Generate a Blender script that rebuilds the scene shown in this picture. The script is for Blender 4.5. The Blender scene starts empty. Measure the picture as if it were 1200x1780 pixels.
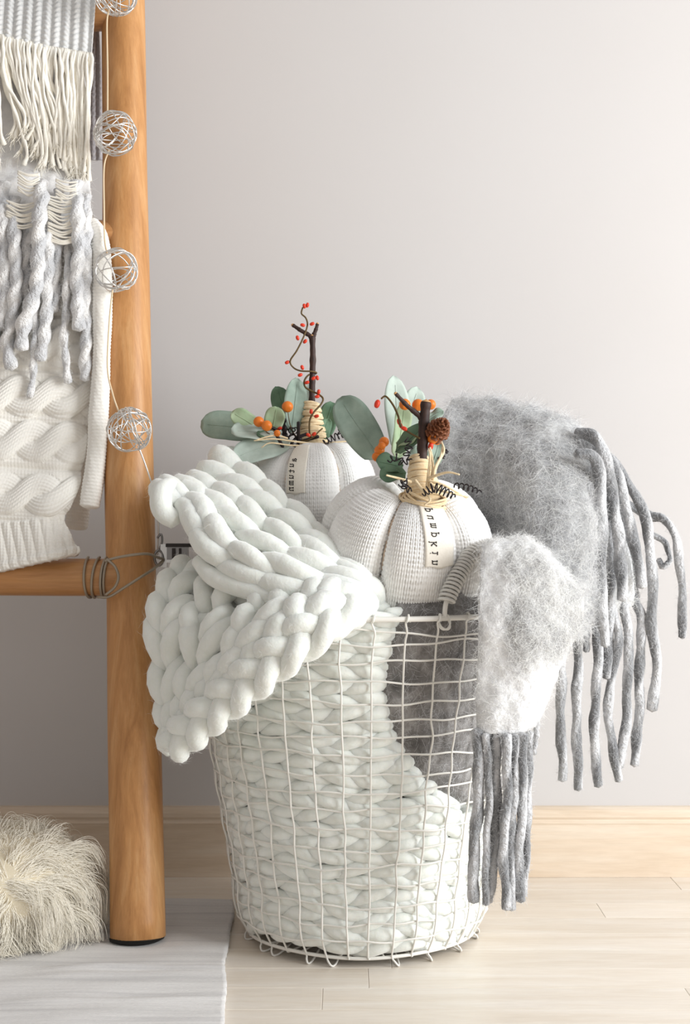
import bpy, math
import numpy as np
from mathutils import Vector, Matrix

PI = math.pi
sc = bpy.context.scene
COL = sc.collection
rng = np.random.default_rng(7)

# ------------------------------------------------------------------ camera
FPX = 2460.0            # focal length in pixels of the 1200 x 1780 frame
CAMZ = 0.5
cam_d = bpy.data.cameras.new('camera')
cam_d.sensor_fit = 'VERTICAL'
cam_d.sensor_height = 36.0
cam_d.lens = FPX / 1780.0 * 36.0
cam_d.clip_start = 0.02
cam = bpy.data.objects.new('camera', cam_d)
cam.location = (0, 0, CAMZ)
cam.rotation_euler = (PI / 2, 0, 0)
COL.objects.link(cam)
sc.camera = cam

# ------------------------------------------------------------------ light
world = bpy.data.worlds.new('world')
sc.world = world
world.use_nodes = True
bg = world.node_tree.nodes['Background']
bg.inputs['Color'].default_value = (1.0, 0.965, 0.94, 1)
bg.inputs['Strength'].default_value = 0.44


def area_light(name, loc, target, sx, sy, power, color):
    d = bpy.data.lights.new(name, 'AREA')
    d.shape = 'RECTANGLE'
    d.size, d.size_y = sx, sy
    d.energy = power
    d.color = color
    o = bpy.data.objects.new(name, d)
    o.location = loc
    v = Vector(target) - Vector(loc)
    o.rotation_euler = v.to_track_quat('-Z', 'Y').to_euler()
    COL.objects.link(o)
    return o


area_light('window_daylight', (2.1, 0.62, 1.0), (0.0, 1.75, 0.45), 1.4, 1.7, 78, (0.95, 0.98, 1.0))

vs = sc.view_settings
vs.view_transform = 'Standard'
vs.look = 'None'
vs.exposure = 0.14
vs.gamma = 1.0
vs.use_curve_mapping = False


# ------------------------------------------------------------------ helpers
def P(px, py, d):
    """World point seen at pixel (px, py) of the photograph at distance d in front of the camera."""
    return np.array([(px - 600.0) / FPX * d, d, CAMZ - (py - 890.0) / FPX * d])


def PP(lst):
    return np.array([P(*p) for p in lst])


def lin(h):
    h = h.lstrip('#')
    out = []
    for i in (0, 2, 4):
        c = int(h[i:i + 2], 16) / 255
        out.append(c / 12.92 if c <= 0.04045 else ((c + 0.055) / 1.055) ** 2.4)
    return (out[0], out[1], out[2], 1.0)


def mesh(name, V, F, smooth=True):
    V = np.asarray(V, dtype=np.float32)
    if isinstance(F, tuple):
        arrs = [np.asarray(f, dtype=np.int32) for f in F if len(f)]
    else:
        arrs = [np.asarray(F, dtype=np.int32)]
    me = bpy.data.meshes.new(name)
    me.vertices.add(len(V))
    me.vertices.foreach_set('co', V.ravel())
    loops = np.concatenate([a.ravel() for a in arrs])
    starts, off = [], 0
    for a in arrs:
        k = a.shape[1]
        starts.append(off + np.arange(len(a)) * k)
        off += a.size
    starts = np.concatenate(starts).astype(np.int32)
    me.loops.add(len(loops))
    me.loops.foreach_set('vertex_index', loops)
    me.polygons.add(len(starts))
    me.polygons.foreach_set('loop_start', starts)
    me.polygons.foreach_set('use_smooth', np.full(len(starts), smooth, dtype=bool))
    me.update(calc_edges=True)
    return me


def thing(name, label, cat, loc=(0, 0, 0), group=None, kind=None):
    o = bpy.data.objects.new(name, None)
    o.empty_display_size = 0.05
    COL.objects.link(o)
    o.location = loc
    o['label'] = label
    o['category'] = cat
    if group:
        o['group'] = group
    if kind:
        o['kind'] = kind
    return o


def root_loc(o):
    while o.parent:
        o = o.parent
    return np.array(o.location)


def part(name, V, F, mat, parent, smooth=True, label=None, kind=None):
    """One mesh object. V in world coordinates."""
    if parent is not None:
        V = np.asarray(V) - root_loc(parent)
    me = mesh(name, V, F, smooth)
    me.materials.append(mat)
    o = bpy.data.objects.new(name, me)
    COL.objects.link(o)
    o.parent = parent
    if label:
        o['label'] = label
    if kind:
        o['kind'] = kind
    return o


def place(name, me, parent, M, label=None):
    """Object that shares mesh data, with world matrix M (root has no rotation)."""
    o = bpy.data.objects.new(name, me)
    COL.objects.link(o)
    o.parent = parent
    r = root_loc(parent)
    o.matrix_local = Matrix.Translation(Vector(-r)) @ M
    if label:
        o['label'] = label
    return o


def catmull(pts, n, closed=False):
    pts = np.asarray(pts, float)
    m = len(pts)
    if m == 2 and not closed:
        t = np.linspace(0, 1, n)[:, None]
        return pts[0] * (1 - t) + pts[1] * t
    if closed:
        ext = np.vstack([pts[-1], pts, pts[0], pts[1]])
        t = np.linspace(0, m, n, endpoint=False)
    else:
        ext = np.vstack([2 * pts[0] - pts[1], pts, 2 * pts[-1] - pts[-2]])
        t = np.linspace(0, m - 1, n)
    i = np.clip(np.floor(t).astype(int), 0, (m - 1) if closed else (m - 2))
    f = (t - i)[:, None]
    p0, p1, p2, p3 = ext[i], ext[i + 1], ext[i + 2], ext[i + 3]
    return 0.5 * ((2 * p1) + (-p0 + p2) * f + (2 * p0 - 5 * p1 + 4 * p2 - p3) * f ** 2 + (-p0 + 3 * p1 - 3 * p2 + p3) * f ** 3)


def arc_resample(pts, n):
    s = np.concatenate([[0], np.cumsum(np.linalg.norm(np.diff(pts, axis=0), axis=1))])
    t = np.linspace(0, s[-1], n)
    return np.stack([np.interp(t, s, pts[:, k]) for k in range(3)], 1)


def smooth_path(ctrl, n):
    return arc_resample(catmull(ctrl, max(6 * n, 60)), n)


def unit(v):
    v = np.asarray(v, float)
    return v / np.maximum(np.linalg.norm(v, axis=-1, keepdims=True), 1e-12)


def frames(pts, closed=False):
    n = len(pts)
    if closed:
        T = unit(np.roll(pts, -1, 0) - np.roll(pts, 1, 0))
    else:
        T = unit(np.gradient(pts, axis=0))
    N = np.zeros_like(T)
    a = np.array([0, 0, 1.0]) if abs(T[0][2]) < 0.9 else np.array([0, 1.0, 0])
    v = unit(np.cross(T[0], a))
    for i in range(n):
        v = v - T[i] * np.dot(v, T[i])
        v = v / max(np.linalg.norm(v), 1e-9)
        N[i] = v
    return T, N, np.cross(T, N)


def tube(pts, r, sides=8, closed=False, caps=True, shape=None):
    """Round tube along pts. shape(ang[1,k], i[n,1]) -> radius factor."""
    pts = np.asarray(pts, float)
    n = len(pts)
    r = np.broadcast_to(np.asarray(r, float), (n,))
    T, N, B = frames(pts, closed)
    a = np.arange(sides) / sides * 2 * PI
    rr = r[:, None] * np.ones((n, sides))
    if shape is not None:
        rr = rr * shape(a[None, :], np.arange(n)[:, None])
    V = pts[:, None, :] + rr[..., None] * (np.cos(a)[None, :, None] * N[:, None, :] + np.sin(a)[None, :, None] * B[:, None, :])
    V = V.reshape(-1, 3)
    m = n if closed else n - 1
    i = np.arange(m)[:, None]
    j = np.arange(sides)[None, :]
    i2 = (i + 1) % n
    j2 = (j + 1) % sides
    Q = np.stack([i * sides + j, i * sides + j2, i2 * sides + j2, i2 * sides + j], -1).reshape(-1, 4)
    Tr = np.zeros((0, 3), int)
    if caps and not closed:
        c0, c1 = len(V), len(V) + 1
        V = np.vstack([V, pts[0] - T[0] * r[0] * 0.5, pts[-1] + T[-1] * r[-1] * 0.5])
        jj = np.arange(sides)
        j2 = (jj + 1) % sides
        b = (n - 1) * sides
        Tr = np.vstack([np.stack([np.full(sides, c0), j2, jj], 1), np.stack([np.full(sides, c1), b + jj, b + j2], 1)])
    return V, Q, Tr


def join(items):
    Vs, Qs, Ts, off = [], [], [], 0
    for it in items:
        V, Q = it[0], it[1]
        Tr = it[2] if len(it) > 2 else np.zeros((0, 3), int)
        Vs.append(V)
        if len(Q):
            Qs.append(np.asarray(Q) + off)
        if len(Tr):
            Ts.append(np.asarray(Tr) + off)
        off += len(V)
    return np.vstack(Vs), np.vstack(Qs) if Qs else np.zeros((0, 4), int), np.vstack(Ts) if Ts else np.zeros((0, 3), int)


def tpart(name, item, mat, parent, **kw):
    return part(name, item[0], tuple(item[1:]), mat, parent, **kw)


def grid_interp(ctrl, n, m):
    """ctrl [rows][cols] of points -> n x m grid, Catmull-Rom in both ways."""
    C = np.asarray(ctrl, float)
    A = np.stack([catmull(C[:, j], n) for j in range(C.shape[1])], 1)
    return np.stack([catmull(A[i], m) for i in range(n)], 0)


def grid_normals(G):
    du = np.gradient(G, axis=0)
    dv = np.gradient(G, axis=1)
    return unit(np.cross(du, dv))


def toward_cam(G, N):
    c = G.reshape(-1, 3).mean(0)
    m = N.reshape(-1, 3).mean(0)
    return N if np.dot(m, np.array([0, 0, CAMZ]) - c) > 0 else -N


def thick_grid(G, N, th, closed_cols=False):
    """Closed sheet: front G, back G - N*th."""
    n, m = G.shape[:2]
    V = np.vstack([G.reshape(-1, 3), (G - N * th).reshape(-1, 3)])
    i = np.arange(n - 1)[:, None]
    j = np.arange(m - 1)[None, :]
    a = i * m + j
    Q = np.stack([a, a + 1, a + m + 1, a + m], -1).reshape(-1, 4)
    o = n * m
    edge = list(range(m)) + [k * m + m - 1 for k in range(1, n)] + [(n - 1) * m + k for k in range(m - 2, -1, -1)] + [k * m for k in range(n - 2, 0, -1)]
    e = np.array(edge)
    e2 = np.roll(e, -1)
    S = np.stack([e, e2, e2 + o, e + o], -1)
    Qb = Q[:, ::-1] + o
    # make the front face along N
    g = G.reshape(-1, 3)
    q = Q[len(Q) // 2]
    fn = np.cross(g[q[1]] - g[q[0]], g[q[3]] - g[q[0]])
    if np.dot(fn, N.reshape(-1, 3)[q[0]]) < 0:
        Q, Qb = Q[:, ::-1], Qb[:, ::-1]
    else:
        S = S[:, ::-1]
    return V, np.vstack([Q, Qb, S])


def vnoise(x, y, seed=0, z=0.0):
    """cheap smooth noise in about -1..1"""
    r = np.random.default_rng(seed)
    out = 0
    for k in range(6):
        ax, ay, az, ph = r.uniform(-1, 1), r.uniform(-1, 1), r.uniform(-1, 1), r.uniform(0, 6.28)
        out = out + np.sin(2.2 * (ax * x + ay * y + az * z) * (1 + 0.35 * k) + ph)
    return out / 3.2


def hair(name, Pts, rad, mat, parent, label=None):
    """Pts [N,k,3] world; rad [N,k] or [k]"""
    N, k = Pts.shape[:2]
    cu = bpy.data.hair_curves.new(name)
    cu.add_curves([k] * N)
    pos = (Pts - root_loc(parent)).astype(np.float32).ravel()
    cu.attributes['position'].data.foreach_set('vector', pos)
    at = cu.attributes.get('radius') or cu.attributes.new('radius', 'FLOAT', 'POINT')
    at.data.foreach_set('value', np.broadcast_to(rad, (N, k)).astype(np.float32).ravel())
    cu.materials.append(mat)
    o = bpy.data.objects.new(name, cu)
    COL.objects.link(o)
    o.parent = parent
    o['kind'] = 'stuff'
    if label:
        o['label'] = label
    return o


def fuzz(p, n, L, k=5, lift=0.45, curl=0.9, gravity=0.15, r=rng):
    """Short curly fibres rooted at p with surface normals n."""
    m = len(p)
    t1 = unit(np.cross(n, r.normal(size=(m, 3))))
    t2 = np.cross(n, t1)
    L = L * r.uniform(0.4, 1.25, m)
    d = unit(t1 + n * lift * r.uniform(0.1, 1.6, (m, 1)))
    bend = r.uniform(-curl, curl, (m, 1))
    out = np.zeros((m, k, 3))
    x = p.copy()
    out[:, 0] = x
    for i in range(1, k):
        d = unit(d + bend * t2 * (2.2 / k) + r.normal(size=(m, 3)) * 0.22 - np.array([0, 0, gravity]) * (1.0 / k) - n * 0.12 * i / k)
        x = x + d * (L / (k - 1))[:, None]
        out[:, i] = x
    return out


def sample_grid(G, N, n, r=rng, weight=None):
    a, b = G.shape[:2]
    ctr = 0.25 * (G[:-1, :-1] + G[1:, :-1] + G[:-1, 1:] + G[1:, 1:])
    area = np.linalg.norm(np.cross(G[1:, :-1] - G[:-1, :-1], G[:-1, 1:] - G[:-1, :-1]), axis=-1)
    w = area if weight is None else area * weight[:-1, :-1]
    w = w.ravel() / w.sum()
    idx = r.choice(len(w), n, p=w)
    i, j = idx // (b - 1), idx % (b - 1)
    u, v = r.random((n, 1)), r.random((n, 1))
    p = (G[i, j] * (1 - u) + G[i + 1, j] * u) * (1 - v) + (G[i, j + 1] * (1 - u) + G[i + 1, j + 1] * u) * v
    return p, N[i, j]


# ------------------------------------------------------------------ materials
def new_mat(name, base, rough=0.6, spec=0.3, sheen=0.0, sub=0.0, metallic=0.0, coat=0.0):
    m = bpy.data.materials.new(name)
    m.use_nodes = True
    b = m.node_tree.nodes['Principled BSDF']
    b.inputs['Base Color'].default_value = base
    b.inputs['Roughness'].default_value = rough
    b.inputs['Specular IOR Level'].default_value = spec
    b.inputs['Metallic'].default_value = metallic
    if sheen:
        b.inputs['Sheen Weight'].default_value = sheen
        b.inputs['Sheen Roughness'].default_value = 0.5
    if sub:
        b.inputs['Subsurface Weight'].default_value = sub
        b.inputs['Subsurface Radius'].default_value = (0.006, 0.005, 0.004)
        b.inputs['Subsurface Scale'].default_value = 1.0
    if coat:
        b.inputs['Coat Weight'].default_value = coat
        b.inputs['Coat Roughness'].default_value = 0.25
    return m


def nd(m, t, **kw):
    n = m.node_tree.nodes.new(t)
    for k, v in kw.items():
        if k in n.inputs:
            n.inputs[k].default_value = v
        else:
            setattr(n, k, v)
    return n


def lk(m, a, ao, b, bi):
    m.node_tree.links.new(a.outputs[ao], b.inputs[bi])


def coords(m, scale=(1, 1, 1), rot=(0, 0, 0), out='Object'):
    tc = nd(m, 'ShaderNodeTexCoord')
    mp = nd(m, 'ShaderNodeMapping')
    mp.inputs['Scale'].default_value = scale
    mp.inputs['Rotation'].default_value = rot
    lk(m, tc, out, mp, 'Vector')
    return mp


def noise_ramp(m, mp, scale, stops, detail=4, rough=0.55, dist=0.0):
    nz = nd(m, 'ShaderNodeTexNoise')
    nz.inputs['Scale'].default_value = scale
    nz.inputs['Detail'].default_value = detail
    nz.inputs['Roughness'].default_value = rough
    nz.inputs['Distortion'].default_value = dist
    lk(m, mp, 'Vector', nz, 'Vector')
    rp = nd(m, 'ShaderNodeValToRGB')
    el = rp.color_ramp.elements
    while len(el) > 1:
        el.remove(el[-1])
    el[0].position, el[0].color = stops[0]
    for p, c in stops[1:]:
        e = el.new(p)
        e.color = c
    lk(m, nz, 'Fac', rp, 'Fac')
    return nz, rp


def bump(m, src, out, strength, dist):
    b = nd(m, 'ShaderNodeBump')
    b.inputs['Strength'].default_value = strength
    b.inputs['Distance'].default_value = dist
    lk(m, src, out, b, 'Height')
    lk(m, b, 'Normal', m.node_tree.nodes['Principled BSDF'], 'Normal')
    return b


def set_base(m, node, out='Color'):
    lk(m, node, out, m.node_tree.nodes['Principled BSDF'], 'Base Color')


def mix_rgb(m, a, b, fac, mode='MIX'):
    x = nd(m, 'ShaderNodeMix', data_type='RGBA', blend_type=mode)
    x.inputs['Factor'].default_value = fac
    lk(m, a, 'Color', x, 6)
    lk(m, b, 'Color', x, 7)
    return x


def wood_mat(name, dark, mid, light, stretch, scale=1.0, rough=0.4, coat=0.0, spec=0.4, fine=0.35, vary=None):
    m = new_mat(name, mid, rough, spec, coat=coat)
    mp = coords(m, stretch)
    if vary:
        oi = nd(m, 'ShaderNodeObjectInfo')
        mul = nd(m, 'ShaderNodeVectorMath', operation='SCALE')
        cb = nd(m, 'ShaderNodeCombineXYZ')
        for ax in ('X', 'Y', 'Z'):
            lk(m, oi, 'Random', cb, ax)
        lk(m, cb, 'Vector', mul, 0)
        mul.inputs['Scale'].default_value = 37.0
        lk(m, mul, 'Vector', mp, 'Location')
    n1, r1 = noise_ramp(m, mp, 3.0 * scale, [(0.25, dark), (0.5, mid), (0.75, light)], 5, 0.6, 0.6)
    n2, r2 = noise_ramp(m, mp, 22.0 * scale, [(0.3, (0.72, 0.68, 0.64, 1)), (0.65, (1, 1, 1, 1))], 3, 0.6)
    x = mix_rgb(m, r1, r2, fine, 'MULTIPLY')
    if vary:
        hs = nd(m, 'ShaderNodeHueSaturation')
        mr = nd(m, 'ShaderNodeMapRange')
        mr.inputs['To Min'].default_value = 1 - vary
        mr.inputs['To Max'].default_value = 1 + vary
        lk(m, oi, 'Random', mr, 'Value')
        lk(m, mr, 'Result', hs, 'Value')
        lk(m, x, 2, hs, 'Color')
        set_base(m, hs)
    else:
        set_base(m, x, 2)
    bump(m, n2, 'Fac', 0.12, 0.002)
    return m


def cloth_mat(name, a, b, scale=120, bstr=0.5, bdist=0.001, rough=0.95, sheen=0.3, stretch=(1, 1, 1), sub=0.0):
    m = new_mat(name, a, rough, 0.1, sheen=sheen, sub=sub)
    mp = coords(m, stretch)
    n1, r1 = noise_ramp(m, mp, scale, [(0.3, a), (0.7, b)], 3)
    set_base(m, r1)
    bump(m, n1, 'Fac', bstr, bdist)
    return m


M = {}
# wall paint
w = new_mat('wall_paint', lin('#cac6c4'), 0.85, 0.2)
mp = coords(w)
n1, r1 = noise_ramp(w, mp, 1.4, [(0.3, lin('#c9c5c3')), (0.7, lin('#cecbca'))], 3)
set_base(w, r1)
n2, _ = noise_ramp(w, mp, 160, [(0, (0, 0, 0, 1)), (1, (1, 1, 1, 1))], 3)
bump(w, n2, 'Fac', 0.06, 0.001)
M['wall'] = w
M['baseboard'] = wood_mat('baseboard_wood', lin('#d4bfa6'), lin('#dfcdb8'), lin('#e7dac9'), (0.6, 6, 6), 2.0, 0.42, spec=0.4, fine=0.25)
M['plank'] = wood_mat('floor_wood', lin('#dacdbc'), lin('#e4dacd'), lin('#ebe4db'), (0.8, 7, 7), 2.0, 0.3, spec=0.5, fine=0.22, vary=0.035)
M['subfloor'] = new_mat('floor_gap', lin('#c2ab8c'), 0.8)
M['rail'] = wood_mat('ladder_wood', lin('#a67241'), lin('#c48e58'), lin('#d5a673'), (9, 9, 0.7), 2.2, 0.46, coat=0.08, fine=0.4)
M['rung'] = wood_mat('rung_wood', lin('#a06d3e'), lin('#bb8653'), lin('#cc9b69'), (0.7, 9, 9), 2.2, 0.38, coat=0.2, fine=0.4)
M['rubber'] = new_mat('black_rubber', lin('#15130f'), 0.6)
M['wool'] = cloth_mat('white_wool', lin('#ebede8'), lin('#e5e8e1'), 95, 0.5, 0.0025, sheen=0.5, sub=0.25)
M['wool_core'] = cloth_mat('white_wool_core', lin('#e9eae5'), lin('#e2e4dd'), 30, 0.6, 0.01)
M['knit'] = cloth_mat('pumpkin_knit', lin('#fbfaf8'), lin('#f6f4f1'), 600, 0.25, 0.0006, sheen=0.3)
M['seam'] = cloth_mat('seam_cord', lin('#d9bfa8'), lin('#e5d3c0'), 400, 0.4, 0.0005)
M['sweater'] = cloth_mat('cream_knit', lin('#f7f4ee'), lin('#f1eee6'), 500, 0.4, 0.0008)
M['waffle'] = cloth_mat('grey_waffle_knit', lin('#d0d1d1'), lin('#e4e4e3'), 260, 0.5, 0.001)
M['cream'] = cloth_mat('cream_yarn', lin('#faf6ec'), lin('#f3ede0'), 300, 0.4, 0.0006)
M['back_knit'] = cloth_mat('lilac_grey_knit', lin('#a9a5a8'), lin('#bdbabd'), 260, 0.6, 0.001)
M['pale_mohair'] = cloth_mat('pale_mohair', lin('#e6e5e6'), lin('#f6f3f0'), 60, 0.5, 0.002)
M['pale_strand'] = cloth_mat('pale_grey_strand', lin('#c2c5cb'), lin('#eeedee'), 40, 0.5, 0.0015)
M['wire'] = new_mat('basket_wire', lin('#e6e3dc'), 0.45, 0.4)
M['coil'] = new_mat('handle_coil_wire', lin('#d3d0ca'), 0.4, 0.5)
M['silver'] = new_mat('silver_wire', lin('#dfddda'), 0.3, 0.5, metallic=0.75)
M['thread'] = new_mat('pale_thread', lin('#e6cfae'), 0.6)
M['binding'] = new_mat('binding_wire', lin('#a39786'), 0.38, 0.5, metallic=0.5)
M['clamp'] = new_mat('clamp_metal', lin('#8f8c8a'), 0.3, 0.5, metallic=0.8)
M['clamp_dark'] = new_mat('clamp_dark', lin('#3a3432'), 0.5)
M['fur_skin'] = new_mat('fur_skin', lin('#d9cdb4'), 0.95)
fm = new_mat('cream_fur', lin('#f8f2e4'), 0.6, 0.2, sheen=0.2)
M['fur'] = fm
M['twig'] = wood_mat('twig_bark', lin('#221612'), lin('#3a2620'), lin('#4d352b'), (40, 40, 8), 3.0, 0.6, fine=0.5)
M['twig_cut'] = new_mat('twig_cut', lin('#c79a68'), 0.7)
M['raffia'] = cloth_mat('raffia', lin('#e2c79c'), lin('#efdcb9'), 300, 0.4, 0.0006, rough=0.7)
M['vine'] = new_mat('vine_stem', lin('#5f4c2c'), 0.6)
M['red'] = new_mat('red_berry', lin('#d63a1e'), 0.35, 0.4)
ob = new_mat('orange_berry', lin('#e07a22'), 0.4, 0.4)
n1, r1 = noise_ramp(ob, coords(ob), 120, [(0.3, lin('#d4661a')), (0.7, lin('#ea8a30'))], 2)
set_base(ob, r1)
M['orange'] = ob
M['black_wire'] = new_mat('black_wire', lin('#241d20'), 0.5)
M['cone'] = new_mat('pine_cone', lin('#7a4a30'), 0.5)
M['ribbon'] = cloth_mat('label_ribbon', lin('#f3ede2'), lin('#ece5d8'), 500, 0.3, 0.0004)
M['ink'] = new_mat('black_ink', lin('#231f1e'), 0.7)


def leaf_mat(name, a, b):
    m = new_mat(name, a, 0.65, 0.25)
    mp = coords(m)
    n1, r1 = noise_ramp(m, mp, 55, [(0.3, a), (0.7, b)], 4)
    set_base(m, r1)
    bump(m, n1, 'Fac', 0.3, 0.001)
    m.node_tree.nodes['Principled BSDF'].inputs['Transmission Weight'].default_value = 0.0
    return m


M['leaf_grey'] = leaf_mat('leaf_grey_green', lin('#84978a'), lin('#9fafa2'))
M['leaf_pale'] = leaf_mat('leaf_pale', lin('#a7b4aa'), lin('#bdc9bf'))
M['leaf_dark'] = leaf_mat('leaf_dark', lin('#54705a'), lin('#6f8a70'))
M['leaf_fresh'] = leaf_mat('leaf_fresh', lin('#96ab88'), lin('#b0c0a0'))

# grey mohair: mottled grey and white
def mohair(name, stops, scale=14):
    m = new_mat(name, (0.5, 0.5, 0.5, 1), 0.95, 0.1, sheen=0.4)
    mp = coords(m)
    n1, r1 = noise_ramp(m, mp, scale, stops, 6, 0.65, 0.4)
    set_base(m, r1)
    n2, _ = noise_ramp(m, mp, 180, [(0, (0, 0, 0, 1)), (1, (1, 1, 1, 1))], 3)
    bump(m, n2, 'Fac', 0.8, 0.003)
    return m


M['mo_grey'] = mohair('grey_mohair', [(0.3, lin('#838485')), (0.5, lin('#a6a6a6')), (0.7, lin('#d2d2d1'))], 18)
M['mo_white'] = mohair('white_mohair', [(0.3, lin('#cfcfcf')), (0.5, lin('#e6e6e7')), (0.8, lin('#f2f2f2'))])
M['mo_shaded'] = mohair('shaded_grey_mohair', [(0.3, lin('#575553')), (0.5, lin('#7f7c7a')), (0.72, lin('#b0adab'))], 30)  # throw's grey with the shade inside the basket painted into the colour
M['mo_strand'] = mohair('fringe_mohair', [(0.32, lin('#7c7e84')), (0.5, lin('#a5a7ac')), (0.68, lin('#cfd0d4'))], 45)
# fringe yarn: a dark and a light ply twisted together
def ply_mat(name, a0, a1, b0, b1, scale=45):
    m = new_mat(name, a0, 0.95, 0.1, sheen=0.4)
    mp = coords(m)
    _, ra = noise_ramp(m, mp, scale, [(0.35, a0), (0.65, a1)], 5, 0.65)
    _, rb = noise_ramp(m, mp, scale * 1.3, [(0.35, b0), (0.65, b1)], 5, 0.65)
    at = nd(m, 'ShaderNodeAttribute', attribute_name='ply')
    mx = nd(m, 'ShaderNodeMix', data_type='RGBA')
    lk(m, at, 'Fac', mx, 0)
    lk(m, ra, 'Color', mx, 6)
    lk(m, rb, 'Color', mx, 7)
    set_base(m, mx, 2)
    n2, _ = noise_ramp(m, mp, 260, [(0, (0, 0, 0, 1)), (1, (1, 1, 1, 1))], 3)
    bump(m, n2, 'Fac', 1.0, 0.004)
    return m


M['mo_strand'] = ply_mat('fringe_yarn', lin('#727375'), lin('#949597'), lin('#b6b7b9'), lin('#dedee0'))
M['pale_strand'] = ply_mat('pale_fringe_yarn', lin('#c4c5c8'), lin('#dadadc'), lin('#e9e8e8'), lin('#f7f5f3'), 30)
M['hair_white'] = new_mat('white_fibre', lin('#f6f6f4'), 0.7, 0.2)
M['hair_grey'] = new_mat('grey_fibre', lin('#b4b5b8'), 0.7, 0.2)
M['hair_mid'] = new_mat('silver_fibre', lin('#dadadc'), 0.7, 0.2)

# rug: woven, striped along its width
rg = new_mat('rug_weave', lin('#d8d6d8'), 0.95, 0.1, sheen=0.2)
mp = coords(rg, (1.2, 26, 1))
n1, r1 = noise_ramp(rg, mp, 2.0, [(0.3, lin('#d6d3d1')), (0.42, lin('#e6e3e0')), (0.55, lin('#f0edea')), (0.68, lin('#dcd9d7')), (0.8, lin('#ebe8e5'))], 4)
mp2 = coords(rg, (60, 900, 1))
n2, r2 = noise_ramp(rg, mp2, 4.0, [(0.35, (0.80, 0.79, 0.80, 1)), (0.65, (1, 1, 1, 1))], 2)
x = mix_rgb(rg, r1, r2, 0.5, 'MULTIPLY')
set_base(rg, x, 2)
bump(rg, n2, 'Fac', 0.5, 0.002)
M['rug'] = rg


# ================================================================== SETTING
def box(x0, x1, y0, y1, z0, z1):
    V = np.array([[x, y, z] for x in (x0, x1) for y in (y0, y1) for z in (z0, z1)], float)
    F = np.array([[0, 1, 3, 2], [4, 6, 7, 5], [0, 4, 5, 1], [2, 3, 7, 6], [0, 2, 6, 4], [1, 5, 7, 3]])
    return V, F


WALL_Y = 1.955


def structure(name, V, F, mat, label, cat, smooth=False):
    o = part(name, V, F, mat, None, smooth=smooth)
    o['kind'] = 'structure'
    o['label'] = label
    o['category'] = cat
    return o


V, F = box(-2.2, 2.6, WALL_Y, WALL_Y + 0.1, -0.02, 2.6)
structure('wall_back', V, F, M['wall'], 'plain pale pinkish grey painted wall behind everything', 'wall')

# baseboard: moulded profile swept along the wall
prof = [(1.955, 0.0), (1.937, 0.0), (1.937, 0.0715), (1.9362, 0.074), (1.9375, 0.0755), (1.9385, 0.0765), (1.9392, 0.0785), (1.9375, 0.082), (1.938, 0.087), (1.941, 0.0915), (1.946, 0.094), (1.955, 0.0945)]
xs = [-2.2, 2.6]
V = np.array([[x, y, z] for x in xs for (y, z) in prof])
k = len(prof)
Q = np.array([[i, (i + 1) % k, k + (i + 1) % k, k + i] for i in range(k)])
structure('baseboard_back', V, (Q,), M['baseboard'], 'pale wooden baseboard with a moulded top edge along the wall', 'baseboard')

# floor: strips of parquet running along the wall
V, F = box(-2.2, 2.6, -0.4, WALL_Y + 0.02, -0.03, -0.0015)
floor = structure('floor', V, F, M['subfloor'], 'pale wooden strip floor running along the wall', 'floor')
r = np.random.default_rng(3)
row_w = 0.0645
y1 = 1.9385
ri = 0
while y1 > 0.75:
    y0 = y1 - row_w
    x = -1.5 - r.uniform(0, 0.4)
    first = True
    while x < 1.7:
        L = r.choice([0.38, 0.46, 0.55, 0.62])
        g = 0.00014
        z = -r.uniform(0, 0.00025)
        b = 0.0006
        bx0, bx1, by0, by1 = x + g, x + L - g, y0 + g, y1 - g
        V = np.array([[bx0, by0, -0.02], [bx1, by0, -0.02], [bx1, by1, -0.02], [bx0, by1, -0.02],
                      [bx0, by0, z - b * 0.5], [bx1, by0, z - b * 0.5], [bx1, by1, z - b * 0.5], [bx0, by1, z - b * 0.5],
                      [bx0 + b, by0 + b, z], [bx1 - b, by0 + b, z], [bx1 - b, by1 - b, z], [bx0 + b, by1 - b, z]])
        F = np.array([[0, 1, 5, 4], [1, 2, 6, 5], [2, 3, 7, 6], [3, 0, 4, 7], [4, 5, 9, 8], [5, 6, 10, 9], [6, 7, 11, 10], [7, 4, 8, 11], [8, 9, 10, 11]])
        o = part('plank', V, F, M['plank'], floor, smooth=False)
        x += L
    y1 = y0
    ri += 1

# ================================================================== RUG
rx0 = -1.15
ny, nx = 420, 240
yy = np.linspace(1.12, 1.803, ny)
tt = np.linspace(0, 1, nx)
YY, TT = np.meshgrid(yy, tt, indexing='ij')
edge = -0.1435 + (1.812 - YY) * 0.055 + 0.0022 * np.sin(YY * 19) + 0.0010 * np.sin(YY * 47 + 1) + 0.0004 * np.sin(YY * 310)
XX = rx0 + (edge - rx0) * TT
rib = 0.00035 * np.sin(YY * 2 * PI / 0.0040)
wr = (0.0065 * np.exp(-((YY - 1.537 + 0.010 * TT) / 0.008) ** 2) + 0.004 * np.exp(-((YY - 1.49 - 0.02 * TT) / 0.010) ** 2)
      + 0.003 * np.exp(-((YY - 1.44 + 0.012 * np.sin(TT * 9)) / 0.009) ** 2) + 0.003 * np.exp(-((YY - 1.60) / 0.012) ** 2))
und = 0.0012 * vnoise(XX * 14, YY * 22, 5) + 0.0012
ZZ = 0.0055 + rib + np.maximum(und, 0) + wr * (0.6 + 0.4 * vnoise(XX * 9, YY * 3, 8))
foot_flat = np.exp(-(((XX + 0.24) / 0.05) ** 2 + ((YY - 1.63) / 0.05) ** 2))
ZZ = ZZ * (1 - foot_flat) + 0.0055 * foot_flat
G = np.stack([XX, YY, ZZ], -1)
Nn = np.zeros_like(G)
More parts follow.
